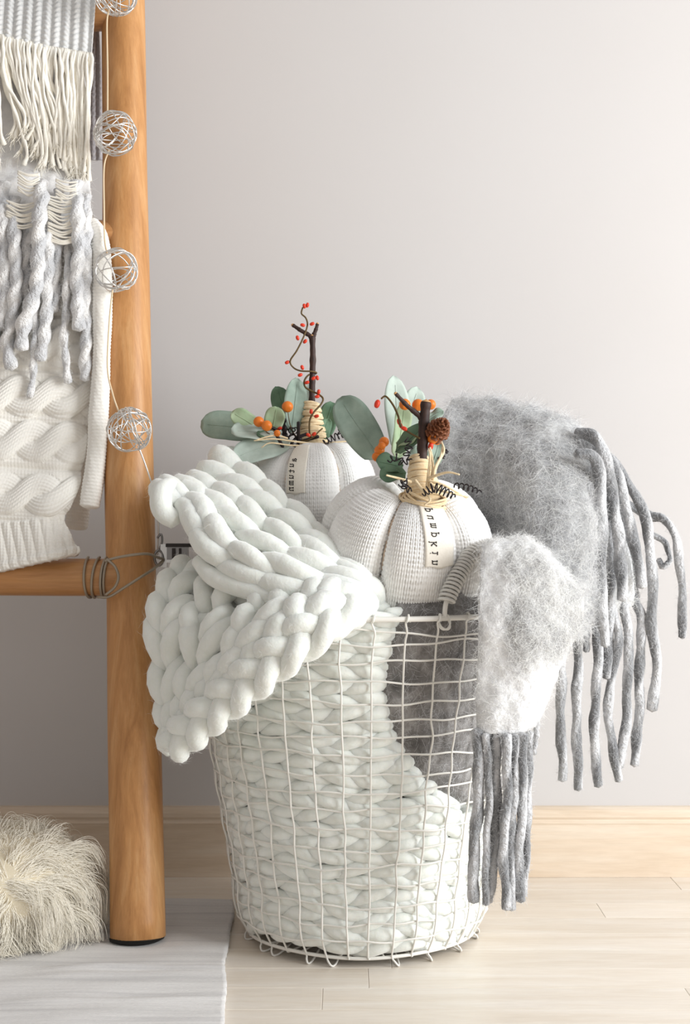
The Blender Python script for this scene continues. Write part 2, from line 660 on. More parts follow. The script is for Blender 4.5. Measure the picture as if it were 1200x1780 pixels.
Nn[..., 2] = 1
V, Q = thick_grid(G, Nn, 0.004)
V[len(V) // 2:, 2] = 0.0008
rug = part('rug', V, Q, M['rug'], None)
rug['label'] = 'pale grey woven cotton rug under the ladder foot'
rug['category'] = 'rug'

# ================================================================== LADDER
F0 = np.array([-0.2399, 1.632, 0.0])
DIR = np.array([-0.0464, 0.19, 1.148]) / 1.148


def rail_c(z):
    return F0 + DIR * z


def rail_r(z):
    return 0.0318 - 0.0042 * min(z, 1.3) / 1.15


ladder = thing('ladder', 'orange-brown wooden blanket ladder with round rails leaning on the wall', 'ladder', tuple(F0))
zs = np.linspace(0.0095, 1.74, 90)
SEP = 0.52
for kx in (0, 1):
    off = np.array([-SEP * kx, 0, 0])
    pts = np.array([rail_c(z) + off for z in zs])
    pts[:, 0] += 0.0012 * np.sin(zs * 5 + 1.3)
    rr = np.array([rail_r(z) for z in zs]) * (1 + 0.012 * np.sin(zs * 11) + 0.008 * np.sin(zs * 23 + 2))
    tpart('rail', tube(pts, rr, 40), M['rail'], ladder)
    fp = np.array([rail_c(z) + off for z in (0.0058, 0.0068, 0.0090, 0.0104)])
    tpart('rubber_foot', tube(fp, [0.029, 0.0312, 0.0318, 0.0312], 40), M['rubber'], ladder, label='black rubber foot of the rail')
RUNG_Z = [0.4217, 0.842, 1.140]
for z in RUNG_Z:
    a = rail_c(z)
    xs = np.linspace(-SEP - 0.012, -0.006, 50)
    pts = np.stack([a[0] + xs, np.full(50, a[1] - 0.004), np.full(50, z)], 1)
    rr = 0.0222 * (1 + 0.012 * np.sin(xs * 30 + z * 9))
    tpart('rung', tube(pts, rr, 32), M['rung'], ladder)


# ================================================================== WIRE BASKET
BC = np.array([0.019, 1.69, 0.0])
RZ = np.array([0.010, 0.020, 0.033, 0.060, 0.091, 0.1565, 0.238, 0.30, 0.387])
RR = np.array([0.136, 0.145, 0.1505, 0.153, 0.157, 0.1685, 0.1825, 0.192, 0.205])
RIM_Z = 0.387


def Rz(z):
    return np.interp(z, RZ, RR)


def cyl(ang, z, dr=0.0):
    R = Rz(z) + dr
    return np.stack([BC[0] + R * np.cos(ang), BC[1] + R * np.sin(ang), np.broadcast_to(z, np.shape(R))], -1)


basket = thing('wire_basket', 'round cream white wire mesh basket holding blankets and pumpkins', 'basket', (BC[0], BC[1], 0))
WR = 0.00115
ang = np.linspace(0, 2 * PI, 160, endpoint=False)
pts = cyl(ang, np.full(160, RIM_Z))
tpart('rim', tube(pts, 0.003, 10, closed=True), M['wire'], basket)
ring_py = [1100, 1118, 1154, 1190, 1222, 1254, 1285, 1316, 1347, 1379, 1411, 1445, 1478, 1510, 1543, 1577, 1607, 1640]
ring_z = []
for py in ring_py:
    z = 0.2
    for _ in range(30):
        d = BC[1] - Rz(z)
        z = CAMZ - (py - 890) / FPX * d
    ring_z.append(z)
r = np.random.default_rng(11)
NV = 36
va = -PI / 2 + (np.arange(NV) + 0.3) * 2 * PI / NV
lev = [RIM_Z] + ring_z + [0.0110]
wob = np.zeros((NV, len(lev)))
for i in range(NV):
    w = r.normal(0, 0.008, len(lev))
    w = np.convolve(w, [0.25, 0.5, 0.25], 'same')
    wob[i] = w + r.normal(0, 0.012) * np.linspace(0, 1, len(lev)) + r.normal(0, 0.0025, len(lev))
for li, z in enumerate(ring_z):
    n = 144
    ang = np.linspace(0, 2 * PI, n, endpoint=False)
    dz = 0.0022 * np.sin(ang * 2 + li * 1.7) + 0.0016 * np.sin(ang * 7 + li * 2.3) + 0.0009 * np.sin(ang * 18 + li)
    if li == 0:
        dz = dz + 0.003 * np.sin(ang * 3 + 1)
    pts = cyl(ang, z + dz, -0.0006 + 0.0012 * np.sin(ang * NV / 2 + li * PI))
    tpart('hoop_wire', tube(pts, WR, 7, closed=True), M['wire'], basket)
ang = np.linspace(0, 2 * PI, 144, endpoint=False)
pts = cyl(ang, 0.0105 + 0.001 * np.sin(ang * 5), 0.0)
tpart('base_ring', tube(pts, 0.0021, 8, closed=True), M['wire'], basket)
for i in range(NV):
    a0 = va[i]
    ctrl = []
    # small hook round the rim
    for t in np.linspace(-0.4 * PI, 1.25 * PI, 7)[::-1]:
        R = 0.205 + 0.0046 * math.cos(t)
        ctrl.append([BC[0] + R * math.cos(a0 + 0.006 * t), BC[1] + R * math.sin(a0 + 0.006 * t), RIM_Z + 0.0046 * math.sin(t)])
    for li in range(1, len(lev)):
        a = a0 + wob[i, li]
        s = 1 if li % 2 else -1
        R = Rz(lev[li]) + s * 0.0010
        ctrl.append([BC[0] + R * math.cos(a), BC[1] + R * math.sin(a), lev[li]])
    # foot loop touching the floor, then back under the base
    a = a0 + wob[i, -1]
    da = r.uniform(0.01, 0.05)
    big = r.random() < 0.6
    for (dR, z, f) in (((0.001, 0.0055, 0.5), (0.0005, WR, 1.2), (-0.008, 0.0025, 1.7), (-0.024, 0.0105, 1.9)) if big else ((-0.0005, 0.0100, 0.2), (-0.004, 0.0085, 0.3), (-0.012, 0.0095, 0.4), (-0.024, 0.0105, 0.5))):
        R = 0.139 + dR
        ctrl.append([BC[0] + R * math.cos(a + da * f), BC[1] + R * math.sin(a + da * f), z])
    pts = catmull(ctrl, 120)
    tpart('upright_wire', tube(pts, WR, 7), M['wire'], basket)
# wires across the base
for i in range(9):
    a = i * PI / 9
    c, s = math.cos(a), math.sin(a)
    pts = np.array([[BC[0] + c * t, BC[1] + s * t, 0.0115] for t in np.linspace(-0.136, 0.136, 12)])
    tpart('base_wire', tube(pts, WR, 6), M['wire'], basket)
# handle: arch of wire wound with a coil
hA = cyl(np.array(math.radians(-65.0)), np.array(RIM_Z))
hB = cyl(np.array(math.radians(-12.0)), np.array(RIM_Z))
out = np.array([math.cos(math.radians(-38)), math.sin(math.radians(-38)), 0])
ctrl = [hA, hA + [0.003, 0.002, 0.020], hA * 0.86 + hB * 0.14 + out * 0.004 + [0, 0, 0.050], hA * 0.66 + hB * 0.34 + out * 0.004 + [0, 0, 0.074],
        hA * 0.34 + hB * 0.66 + out * 0.002 + [0, 0, 0.066], hA * 0.14 + hB * 0.86 + out * 0.002 + [0, 0, 0.042], hB + [0, 0, 0.02], hB]
hp = smooth_path(np.array(ctrl), 60)
handle = tpart('handle', tube(hp, 0.0026, 8), M['wire'], basket)
nturn = 58
fine = smooth_path(np.array(ctrl), nturn * 12)
lo, hi = int(len(fine) * 0.07), int(len(fine) * 0.93)
fine = fine[lo:hi]
T, N, B = frames(fine)
ph = np.arange(len(fine)) * 2 * PI / 12
cr = 0.0082
cp = fine + cr * (np.cos(ph)[:, None] * N + np.sin(ph)[:, None] * B)
tpart('coil', tube(cp, 0.00185, 6), M['coil'], handle, label='tight wire coil wound round the handle')
# little tie where the handle hooks the rim
t = np.linspace(0, 5 * PI, 60)
tie = hA[None] + np.stack([0.006 * np.cos(t), 0.004 * np.sin(t) - 0.002, -0.004 + 0.0075 * np.sin(t * 0.93 + 0.4)], 1)
tpart('handle_tie', tube(tie, 0.0011, 6), M['wire'], handle)


# ================================================================== CHUNKY KNIT BLANKET
blanket = thing('chunky_knit_blanket', 'thick white chunky-knit blanket stuffed in the basket and hanging over its side', 'blanket', (BC[0], BC[1], 0.02))


def knit_course(surf, nst, u0, v, H, A, D, rad, seed, per=14, u_of=None, sides=10, lens=0.12, ju=0.04, jv=0.06):
    """One course of stockinette. surf(u, v) -> (point, normal) with u in stitches, v in courses."""
    r = np.random.default_rng(seed)
    n = nst * per + 1
    t = np.linspace(0, nst * 2 * PI, n)
    jit = np.interp(t, np.arange(nst + 2) * 2 * PI - PI, r.normal(0, 1, nst + 2))
    jit2 = np.interp(t, np.arange(nst + 2) * 2 * PI - PI, r.normal(0, 1, nst + 2))
    u = u0 + t / (2 * PI) + A * np.sin(2 * t) + ju * jit
    vv = v + H * np.cos(t) + jv * jit2
    w = -D * np.cos(2 * t)
    p, nn = surf(u, vv)
    pts = p + nn * w[:, None]
    rr = rad * (1 + 0.10 * jit - lens * np.cos(2 * t)) * (1 + 0.05 * np.sin(t * 3.1 + seed))
    return tube(pts, rr, sides)


def grid_surf(G, N, nu, nv):
    """callable on G (rows = v, cols = u); u in 0..nu, v in 0..nv, clamped with extrapolation"""
    n, m = G.shape[:2]

    def f(u, v):
        x = np.clip(u / nu, -0.06, 1.06) * (m - 1)
        y = np.clip(v / nv, -0.06, 1.06) * (n - 1)
        j = np.clip(np.floor(x).astype(int), 0, m - 2)
        i = np.clip(np.floor(y).astype(int), 0, n - 2)
        fx, fy = (x - j)[:, None], (y - i)[:, None]
        p = (G[i, j] * (1 - fx) + G[i, j + 1] * fx) * (1 - fy) + (G[i + 1, j] * (1 - fx) + G[i + 1, j + 1] * fx) * fy
        nn = N[i, j]
        return p, nn
    return f


def yarn_fuzz(o, item, sides, count, seed):
    r = np.random.default_rng(seed)
    V = item[0]
    n = (len(V) - 2) // sides
    ring = V[:n * sides].reshape(n, sides, 3)
    nn = unit(ring - ring.mean(1, keepdims=True))
    i, j = r.integers(0, n, count), r.integers(0, sides, count)
    H = fuzz(ring[i, j], nn[i, j], 0.010, lift=0.35, r=r)
    hair('fuzz', H, np.array([1, 1, .9, .7, .3]) * 0.00006, M['hair_white'], o)


# -- the part inside the basket: wales run round the wall, courses run upwards
def inside_mask(ang, z):
    """1 where the grey throw lies between the knit and the wires"""
    pxx = 600 + (BC[0] + Rz(z) * np.cos(ang)) / (BC[1] + Rz(z) * np.sin(ang)) * FPX
    pyy = 890 + (CAMZ - z) / (BC[1] + Rz(z) * np.sin(ang)) * FPX
    lim = np.interp(pyy, [1060, 1200, 1290, 1340, 1380, 1420, 1440], [700, 665, 690, 735, 780, 835, 900])
    return 1 / (1 + np.exp(-(pxx - lim) / 10.0)) * (np.sin(ang) < 0.25)


def surf_in(u, v):
    z = 0.012 + u * 0.0288
    a = math.radians(-215) + v * 0.235
    z = z + 0.006 * np.sin(a * 2.3) + 0.004 * np.sin(a * 5 + 1)
    zc = np.clip(z, 0.014, 0.45)
    push = inside_mask(a, zc)
    bot = 0.006 * np.exp(-((zc - 0.012) / 0.010) ** 2)
    p = cyl(a, zc, -0.0165 - 0.022 * push - bot * 0.5)
    nn = np.stack([np.cos(a), np.sin(a), np.zeros_like(a)], -1)
    return p, nn


WALE = 0.0292
STEP = 0.036
r = np.random.default_rng(71)
for wi in range(13):
    zc0 = 0.028 + wi * WALE
    for sgn in (1, -1):
        items = []
        a = math.radians(-222) + r.uniform(0, 0.2)
        while a < math.radians(68):
            Rm = float(Rz(min(zc0, 0.387))) - 0.016
            step = STEP / Rm * r.uniform(0.88, 1.12)
            ln = 1.75 * step
            t = np.linspace(0, 1, 13)
            aa = a + ln * t
            slant = WALE * (0.50 - 0.46 * t ** 0.9) * sgn
            z = zc0 + slant + r.normal(0, 0.0012) + 0.007 * np.sin(aa * 2.3) + 0.004 * np.sin(aa * 5 + 1) + 0.0025 * np.sin(aa * 9 + wi)
            lift = 0.0075 * np.sin(PI * np.clip(t * 1.02, 0, 1)) ** 0.8 - 0.006
            zc = np.clip(z, 0.016, 0.44)
            base = -0.0125 + lift - 0.024 * inside_mask(aa, zc)
            pts = cyl(aa, zc, base)
            rad = 0.0086 * r.uniform(0.9, 1.12) * (0.42 + 0.58 * np.sin(PI * (0.06 + 0.88 * t)) ** 0.8)
            items.append(tube(pts, rad, 10))
            a += step
        tpart('yarn_row', join(items), M['wool'], blanket)

# -- core of the bundle, so that the basket is full
n, m = 40, 80
zz = np.linspace(0, 1, n)
aa = np.linspace(0, 2 * PI, m, endpoint=False)
ZZ, AA = np.meshgrid(zz, aa, indexing='ij')
zt = 0.02 + np.minimum(ZZ / 0.62, 1) * 0.345
rad_f = np.where(ZZ < 0.62, 1, np.sqrt(np.maximum(0, 1 - ((ZZ - 0.62) / 0.38) ** 2)))
top = np.where(ZZ > 0.62, 0.018 * np.sin((ZZ - 0.62) / 0.38 * PI / 2), 0)
Rc = (Rz(zt) - 0.044) * rad_f * (1 + 0.03 * np.sin(AA * 5 + zt * 30))
V = np.stack([BC[0] + Rc * np.cos(AA), BC[1] + Rc * np.sin(AA), zt + top + 0.004 * np.sin(AA * 3) * rad_f], -1).reshape(-1, 3)
i = np.arange(n - 1)[:, None]
j = np.arange(m)[None, :]
Q = np.stack([i * m + j, i * m + (j + 1) % m, (i + 1) * m + (j + 1) % m, (i + 1) * m + j], -1).reshape(-1, 4)
part('folded_core', V, Q, M['wool_core'], blanket)

# -- lower drape, hanging outside over the rim
low = np.array([PP(rw) for rw in [
    [(306, 1000, 1.625), (372, 1005, 1.60), (460, 1008, 1.56), (550, 1010, 1.54), (630, 1030, 1.54)],
    [(282, 1028, 1.600), (350, 1040, 1.560), (435, 1048, 1.510), (525, 1045, 1.482), (592, 1042, 1.476)],
    [(268, 1080, 1.585), (335, 1090, 1.545), (415, 1095, 1.495), (495, 1080, 1.465), (560, 1070, 1.462)],
    [(277, 1165, 1.58), (325, 1165, 1.545), (385, 1155, 1.500), (445, 1125, 1.470), (505, 1100, 1.462)],
    [(290, 1235, 1.58), (320, 1225, 1.55), (360, 1200, 1.515), (410, 1165, 1.485), (455, 1135, 1.470)],
    [(298, 1285, 1.58), (315, 1270, 1.555), (345, 1240, 1.525), (385, 1205, 1.50), (425, 1172, 1.480)]]])
G = grid_interp(low, 60, 50)
N = toward_cam(G, grid_normals(G))
nu, nv = 4, 6
sf = grid_surf(G, N, nu, nv)
for c in range(nv + 1):
    it = knit_course(sf, nu, 0.0, c, 0.84, 0.20, 0.0095, 0.0132 * (1 - 0.035 * c), 300 + c, per=22, sides=14, lens=0.16, ju=0.10, jv=0.15)
    yarn_fuzz(tpart('yarn_row', it, M['wool'], blanket), it, 14, 900, 900 + c)

# -- upper fold: wales run from the left tip down to the right, bunching together
up = np.array([PP(rw) for rw in [
    [(291, 872, 1.600), (336, 902, 1.575), (362, 968, 1.540), (428, 1006, 1.515), (505, 1032, 1.495), (590, 1036, 1.490)],
    [(300, 862, 1.610), (346, 892, 1.580), (384, 938, 1.545), (440, 968, 1.520), (515, 1002, 1.500), (600, 1026, 1.495)],
    [(336, 858, 1.640), (388, 882, 1.605), (432, 916, 1.575), (486, 950, 1.548), (545, 985, 1.525), (612, 1016, 1.505)],
    [(372, 836, 1.670), (420, 856, 1.640), (462, 884, 1.615), (505, 916, 1.590), (552, 955, 1.560), (610, 1004, 1.525)],
    [(398, 806, 1.710), (436, 832, 1.690), (474, 862, 1.665), (512, 895, 1.640), (548, 935, 1.605), (596, 992, 1.550)]]])
G = grid_interp(up, 44, 70)          # rows: across the wales, cols: along the wales
N = toward_cam(G, grid_normals(G))
Gt, Nt = np.transpose(G, (1, 0, 2)), np.transpose(N, (1, 0, 2))
nu, nv = 3, 5
sf = grid_surf(Gt, Nt, nu, nv)
for c in range(nv + 1):
    it = knit_course(sf, nu, 0.0, c, 0.92, 0.16, 0.0090, 0.0130 - 0.00060 * c, 500 + c, per=24, sides=14, lens=0.14, ju=0.07, jv=0.12)
    yarn_fuzz(tpart('yarn_row', it, M['wool'], blanket), it, 14, 900, 950 + c)
# thick selvedge strands folded at the left tip and at the back
for ctrl, rad in [
        ([(300, 842, 1.60), (282, 858, 1.585), (284, 888, 1.575), (306, 906, 1.57)], 0.0125),
        ([(318, 845, 1.615), (345, 862, 1.60), (352, 890, 1.585), (335, 905, 1.575)], 0.0118),
        ([(385, 830, 1.70), (384, 806, 1.735), (398, 792, 1.76), (420, 792, 1.775)], 0.0125),
        ([(396, 815, 1.70), (412, 800, 1.73), (432, 812, 1.735), (448, 842, 1.72)], 0.0125),
        ([(345, 975, 1.55), (375, 1005, 1.525), (450, 1030, 1.50), (530, 1052, 1.482)], 0.0105),
        ([(600, 1035, 1.53), (640, 1060, 1.53), (690, 1085, 1.53), (730, 1105, 1.54)], 0.0115),
        ([(610, 1020, 1.535), (660, 1028, 1.55), (705, 1052, 1.56), (740, 1080, 1.57)], 0.0115)]:
    pts = smooth_path(PP(ctrl), 24)
    k = np.linspace(0, 1, 24)
    tpart('yarn_strand', tube(pts, rad * (0.8 + 0.25 * np.sin(k * PI)), 12), M['wool'], blanket)

# -- plaited border along the hanging edge
bctrl = PP([(735, 1068, 1.575), (680, 1050, 1.555), (628, 1042, 1.515), (582, 1062, 1.466), (535, 1100, 1.450), (470, 1150, 1.455), (405, 1205, 1.475), (345, 1255, 1.50), (300, 1296, 1.535)])
bp = smooth_path(bctrl, 200)
T, N, B = frames(bp)
nrm = np.tile(np.array([-0.25, -0.95, 0.15]), (200, 1))
side = unit(np.cross(T, nrm))
nrm = np.cross(side, T)
s = np.linspace(0, 1, 200)
K = 3.8
for k in range(3):
    ph = s * K * 2 * PI + k * 2 * PI / 3
    env = 0.017 * (1 - 0.25 * s)
    pts = bp + side * (env * np.sin(ph))[:, None] + nrm * (0.0085 * np.sin(2 * ph))[:, None]
    rr = 0.0135 * (1 - 0.12 * s) * (1 + 0.12 * np.cos(ph * 2 + 1)) * np.minimum(1, (1 - s) * 12 + 0.75)
    it = tube(pts, rr, 12)
    yarn_fuzz(tpart('border_strand', it, M['wool'], blanket), it, 12, 1500, 980 + k)


# ================================================================== PUMPKINS
GLYPH = {
    'a': [[(.12, .82), (.45, 1), (.78, .82), (.78, .12), (1, 0)], [(.78, .58), (.38, .55), (.1, .3), (.35, 0), (.78, .2)]],
    'u': [[(0, 1), (.2, 1), (.2, .2), (.45, 0), (.8, .2)], [(.62, 1), (.8, 1), (.8, 0), (1, 0)]],
    't': [[(.45, 1.4), (.45, .15), (.68, 0), (.95, .15)], [(.08, 1), (.9, 1)]],
    'm': [[(-.05, 1), (.12, 1), (.12, 0)], [(.12, .85), (.33, 1), (.5, .85), (.5, 0)], [(.5, .85), (.72, 1), (.9, .85), (.9, 0)], [(-.05, 0), (.27, 0)], [(.38, 0), (.64, 0)], [(.76, 0), (1.06, 0)]],
    'n': [[(0, 1), (.2, 1), (.2, 0)], [(.2, .8), (.52, 1), (.8, .8), (.8, 0)], [(0, 0), (.4, 0)], [(.62, 0), (1, 0)]],
    'p': [[(0, 1), (.2, 1), (.2, -.5)], [(0, -.5), (.42, -.5)], [(.2, .85), (.55, 1), (.9, .75), (.9, .25), (.55, 0), (.2, .15)]],
    'k': [[(0, 1.45), (.2, 1.45), (.2, 0)], [(.85, 1), (.2, .4)], [(.4, .58), (.9, 0)], [(0, 0), (.4, 0)], [(.7, 0), (1.05, 0)], [(.62, 1), (1, 1)]],
    'i': [[(.18, 1), (.5, 1), (.5, 0)], [(.15, 0), (.85, 0)], [(.42, 1.42), (.58, 1.42)]],
}


def rot(axis, deg):
    return np.array(Matrix.Rotation(math.radians(deg), 3, axis))


class Pumpkin:
    def __init__(s, name, label, centre, R, H, tilt, nl, phase, dim, seed):
        s.c, s.R, s.H, s.M, s.nl, s.ph, s.dim = np.array(centre), R, H, tilt, nl, phase, dim
        s.root = thing(name, label, 'pumpkin', (centre[0], centre[1], centre[2] - H), group='knitted pumpkins in the basket')
        s.seed = seed

    def local(s, th, fi):
        """th: longitude from the side facing the camera, positive to the right; fi: 0 top .. pi bottom"""
        lob = np.abs(np.cos((th - s.ph) * s.nl / 2)) ** 0.75      # 1 at lobe centre
        lob = np.sqrt(np.maximum(1 - (1 - np.abs(np.cos((th - s.ph) * s.nl / 2))) ** 2.0, 0))
        se = np.sin(fi)
        prof = np.abs(se) ** 0.80
        depth = 0.27 * (0.35 + 0.65 * prof)
        f = 1 - depth * (1 - lob)
        r = s.R * prof * f
        z = s.H * np.sign(np.cos(fi)) * np.abs(np.cos(fi)) ** 0.85
        q = r / s.R
        z = z - np.where(fi < PI / 2, s.dim * s.H * np.exp(-(q / 0.30) ** 2), -0.22 * s.H * np.exp(-(q / 0.4) ** 2))
        z = z - (1 - lob) * 0.10 * s.H * np.where(fi < PI / 2, 1, -0.6) * np.exp(-((q - 0.55) / 0.3) ** 2)
        return np.stack([r * np.sin(th), -r * np.cos(th), z], -1)

    def w(s, p):
        return p @ s.M.T + s.c

    def at(s, th, fi, lift=0.0):
        e = 1e-3
        p = s.local(th, fi)
        a = s.local(th + e, fi) - s.local(th - e, fi)
        b = s.local(th, fi + e) - s.local(th, fi - e)
        n = unit(np.cross(b, a))
        n = np.where((np.sum(n * p, -1) < 0)[..., None], -n, n)
        return s.w(p + n * lift)

    def body(s, ncol, nrow, amp, pc=6, pr=5):
        n, m = nrow * pr + 1, ncol * pc
        fi = np.linspace(0.02, PI - 0.02, n)
        th = np.arange(m) / m * 2 * PI
        FI, TH = np.meshgrid(fi, th, indexing='ij')
        p = s.local(TH, FI)
        du = np.gradient(p, axis=0)
        dv = np.roll(p, -1, 1) - np.roll(p, 1, 1)
        nn = unit(np.cross(du, dv))
        nn = np.where((np.sum(nn * p, -1) < 0)[..., None], -nn, nn)
        c = TH / (2 * PI) * ncol
        rw = (FI / PI) * nrow
        fc = c - np.floor(c)
        leg = np.abs(np.sin(PI * 2 * c)) ** 0.8
        rr = rw + 0.9 * np.abs(fc - 0.5)
        st = np.abs(np.sin(PI * rr))
        gap = np.abs(np.cos(PI * c)) ** 6
        h = leg * (0.45 + 0.55 * st) - 0.5 * gap * (1 - st) ** 0.5
        fade = np.clip(np.sin(FI) * 3, 0, 1)
        irr = 1 + 0.35 * vnoise(TH * 6, FI * 9, s.seed)
        p = p + nn * (amp * (h - 0.5) * fade * irr)[..., None]
        V = s.w(p.reshape(-1, 3))
        i = np.arange(n - 1)[:, None]
        j = np.arange(m)[None, :]
        j2 = (j + 1) % m
        Q = np.stack([i * m + j, (i + 1) * m + j, (i + 1) * m + j2, i * m + j2], -1).reshape(-1, 4)
        V = np.vstack([V, s.w(p[0].mean(0)), s.w(p[-1].mean(0))])
        jj = np.arange(m)
        k2 = (jj + 1) % m
        b = (n - 1) * m
        Tr = np.vstack([np.stack([np.full(m, len(V) - 2), jj, k2], 1), np.stack([np.full(m, len(V) - 1), b + k2, b + jj], 1)])
        part('body', V, (Q, Tr), M['knit'], s.root)
        for k in range(s.nl):
            tc = s.ph + PI / s.nl + k * 2 * PI / s.nl
            fi = np.linspace(0.28, PI - 0.25, 60)
            pts = s.at(np.full(60, tc) + 0.012 * np.sin(fi * 7 + k), fi, 0.0006)
            tpart('seam_cord', tube(pts, 0.00125 * (1 + 0.2 * np.sin(fi * 40)), 6), M['seam'], s.root)

    def ribbon(s, th0, f0, f1, width, word, t0, t1, xh, boff, taper=0.75):
        n, m = 50, 14
        fi = np.linspace(f0, f1, n)
        cpts = s.local(np.full(n, th0), fi)
        rad = np.maximum(np.linalg.norm(cpts[:, :2], axis=1), s.R * 0.25)
        wd = width * np.interp(np.linspace(0, 1, n), [0, 0.35, 1], [taper, 1, 1])
        b = np.linspace(-0.5, 0.5, m)
        B_ = b[None, :] * wd[:, None]
        TH = th0 + B_ / rad[:, None]
        FI = fi[:, None] + 0.012 * np.cos(b * 9)[None, :] * (np.arange(n)[:, None] == n - 1)
        G = s.at(TH, FI, 0.0016)
        # the ribbon is stiffer than the knit: smooth it across
        N = grid_normals(G)
        N = np.where((np.sum(N * (G - s.c), -1) < 0)[..., None], -N, N)
        V, Q = thick_grid(G, N, 0.0008)
        rb = part('label_ribbon', V, Q, M['ribbon'], s.root, label='cream fabric label reading ' + word)
        L = np.concatenate([[0], np.cumsum(np.linalg.norm(np.diff(cpts, axis=0), axis=1))])
        tot = L[-1]
        k = len(word)
        pos = np.linspace(t0, t1, k) * tot

        def mp(a, bb, lift):
            f = np.interp(a, L, fi)
            rd = np.interp(a, L, rad)
            return s.at(th0 + bb / rd, f, lift)
        rr = np.random.default_rng(s.seed)
        for ch, a0 in zip(word, pos):
            items = []
            sx = xh * 0.95
            jb = rr.normal(0, xh * 0.10)
            for stroke in GLYPH[ch]:
                q = np.array(stroke, float)
                q = arc_resample(np.c_[q, np.zeros(len(q))], max(8, 5 * len(q)))[:, :2] if len(q) > 1 else q
                d = unit(np.gradient(q, axis=0))
                nn = np.stack([-d[:, 1], d[:, 0]], 1) * 0.085
                for sgn in (1,):
                    e1, e2 = q + nn, q - nn
                    # word runs down the ribbon; tops of the letters point to the left (the print is mirrored)
                    A1, B1 = a0 + (e1[:, 0] - 0.5) * sx, boff + jb - (e1[:, 1] - 0.5) * xh
                    A2, B2 = a0 + (e2[:, 0] - 0.5) * sx, boff + jb - (e2[:, 1] - 0.5) * xh
                    t1_, t2_ = mp(A1, B1, 0.0021), mp(A2, B2, 0.0021)
                    b1_, b2_ = mp(A1, B1, 0.0012), mp(A2, B2, 0.0012)
                    nq = len(q)
                    Vv = np.vstack([t1_, t2_, b2_, b1_])
                    i = np.arange(nq - 1)
                    Qs = []
                    for x in range(4):
                        y = (x + 1) % 4
                        Qs.append(np.stack([x * nq + i, x * nq + i + 1, y * nq + i + 1, y * nq + i], 1))
                    Qs.append(np.array([[0, nq, 2 * nq, 3 * nq], [nq - 1, 4 * nq - 1, 3 * nq - 1, 2 * nq - 1]]))
                    items.append((Vv, np.vstack(Qs)))
            V, Q, _ = join(items)
            part('letter', V, Q, M['ink'], rb, smooth=False)


sphere_cache = {}


def ball_mesh(mat, name='berry'):
    key = (mat.name, name)
    if key not in sphere_cache:
        import bmesh
        bm = bmesh.new()
        bmesh.ops.create_uvsphere(bm, u_segments=14, v_segments=9, radius=1.0)
        for v in bm.verts:           # slight point and dimple, like a berry
            if v.co.z > 0.9:
                v.co.z -= 0.22 * (v.co.z - 0.9) / 0.1
            v.co.z *= 1 + 0.05 * v.co.z
        for f in bm.faces:
            f.smooth = True
        me = bpy.data.meshes.new(name)
        bm.to_mesh(me)
        me.materials.append(mat)
        sphere_cache[key] = me
    return sphere_cache[key]


def berry(parent, p, rx, rz, direction, mat, name='berry'):
    q = Vector(direction).to_track_quat('Z', 'Y').to_matrix().to_4x4()
    Mx = Matrix.Translation(Vector(p)) @ q @ Matrix.Diagonal((rx, rx, rz, 1))
    return place(name, ball_mesh(mat, name), parent, Mx)


def leaf(parent, base, tip, width, mat, face=(0, -1, 0.25), curl=0.12, fold=0.18, bend=0.0, nm='leaf'):
    base, tip = np.array(base, float), np.array(tip, float)
    ax = tip - base
    L = np.linalg.norm(ax)
    T = ax / L
    f = np.array(face, float)
    f = unit(f - T * np.dot(f, T))
    S = np.cross(T, f)
    n, m = 18, 9
    t = np.linspace(0, 1, n)
    wd = width * np.sqrt(np.maximum(0, 1 - np.abs((t - 0.60) / np.where(t < 0.60, 0.66, 0.405)) ** 2.3)) * np.interp(t, [0, 0.12], [0.16, 1])
    wd = np.maximum(wd, width * 0.03)
    b = np.linspace(-0.5, 0.5, m)
    G = (base + T * (t * L)[:, None])[:, None, :] + S[None, None, :] * (wd[:, None] * b[None, :])[..., None]
    lift = -curl * L * (t ** 2)[:, None] + fold * np.abs(b)[None, :] * wd[:, None] + 0.004 * np.sin(t * 9 + width * 300)[:, None] * b[None, :]
    G = G + f[None, None, :] * lift[..., None] + S[None, None, :] * (bend * L * np.sin(t * PI))[:, None, None]
    N = grid_normals(G)
    N = np.where((N @ f < 0)[..., None], -N, N)
    V, Q = thick_grid(G, N, 0.0007)
    o = part(nm, V, Q, mat, parent)
    mid = G[:, m // 2] + N[:, m // 2] * 0.0002
    tpart('midrib', tube(mid[:-2], np.linspace(0.0009, 0.0003, n - 2), 5), mat, o)
    return o


def coil_wire(parent, ctrl, turns, R, rad=0.0008, name='wire_tendril'):
    n = int(turns * 14)
    pts = smooth_path(PP(ctrl), n)
    T, N, B = frames(pts)
    ph = np.linspace(0, turns * 2 * PI, n)
    e = R * np.sin(np.linspace(0.15, 1, n) * PI * 0.75 + 0.3)
    q = pts + (e * np.cos(ph))[:, None] * N + (e * np.sin(ph))[:, None] * B
    tpart(name, tube(q, rad, 5), M['black_wire'], parent, label='thin black curled wire')


def twig(parent, ctrl, r0, r1, name='twig'):
    pts = smooth_path(PP(ctrl), 40)
    s = np.linspace(0, 1, 40)
    rr = (r0 + (r1 - r0) * s) * (1 + 0.07 * np.sin(s * 21) + 0.05 * np.sin(s * 47 + 1))
    o = tpart(name, tube(pts, rr, 10, caps=True), M['twig'], parent)
    T = unit(pts[-1] - pts[-3])
    tpart('cut_end', tube(np.array([pts[-1], pts[-1] + T * 0.0012]), [r1 * 0.98, r1 * 0.8], 10), M['twig_cut'], o)
    return o


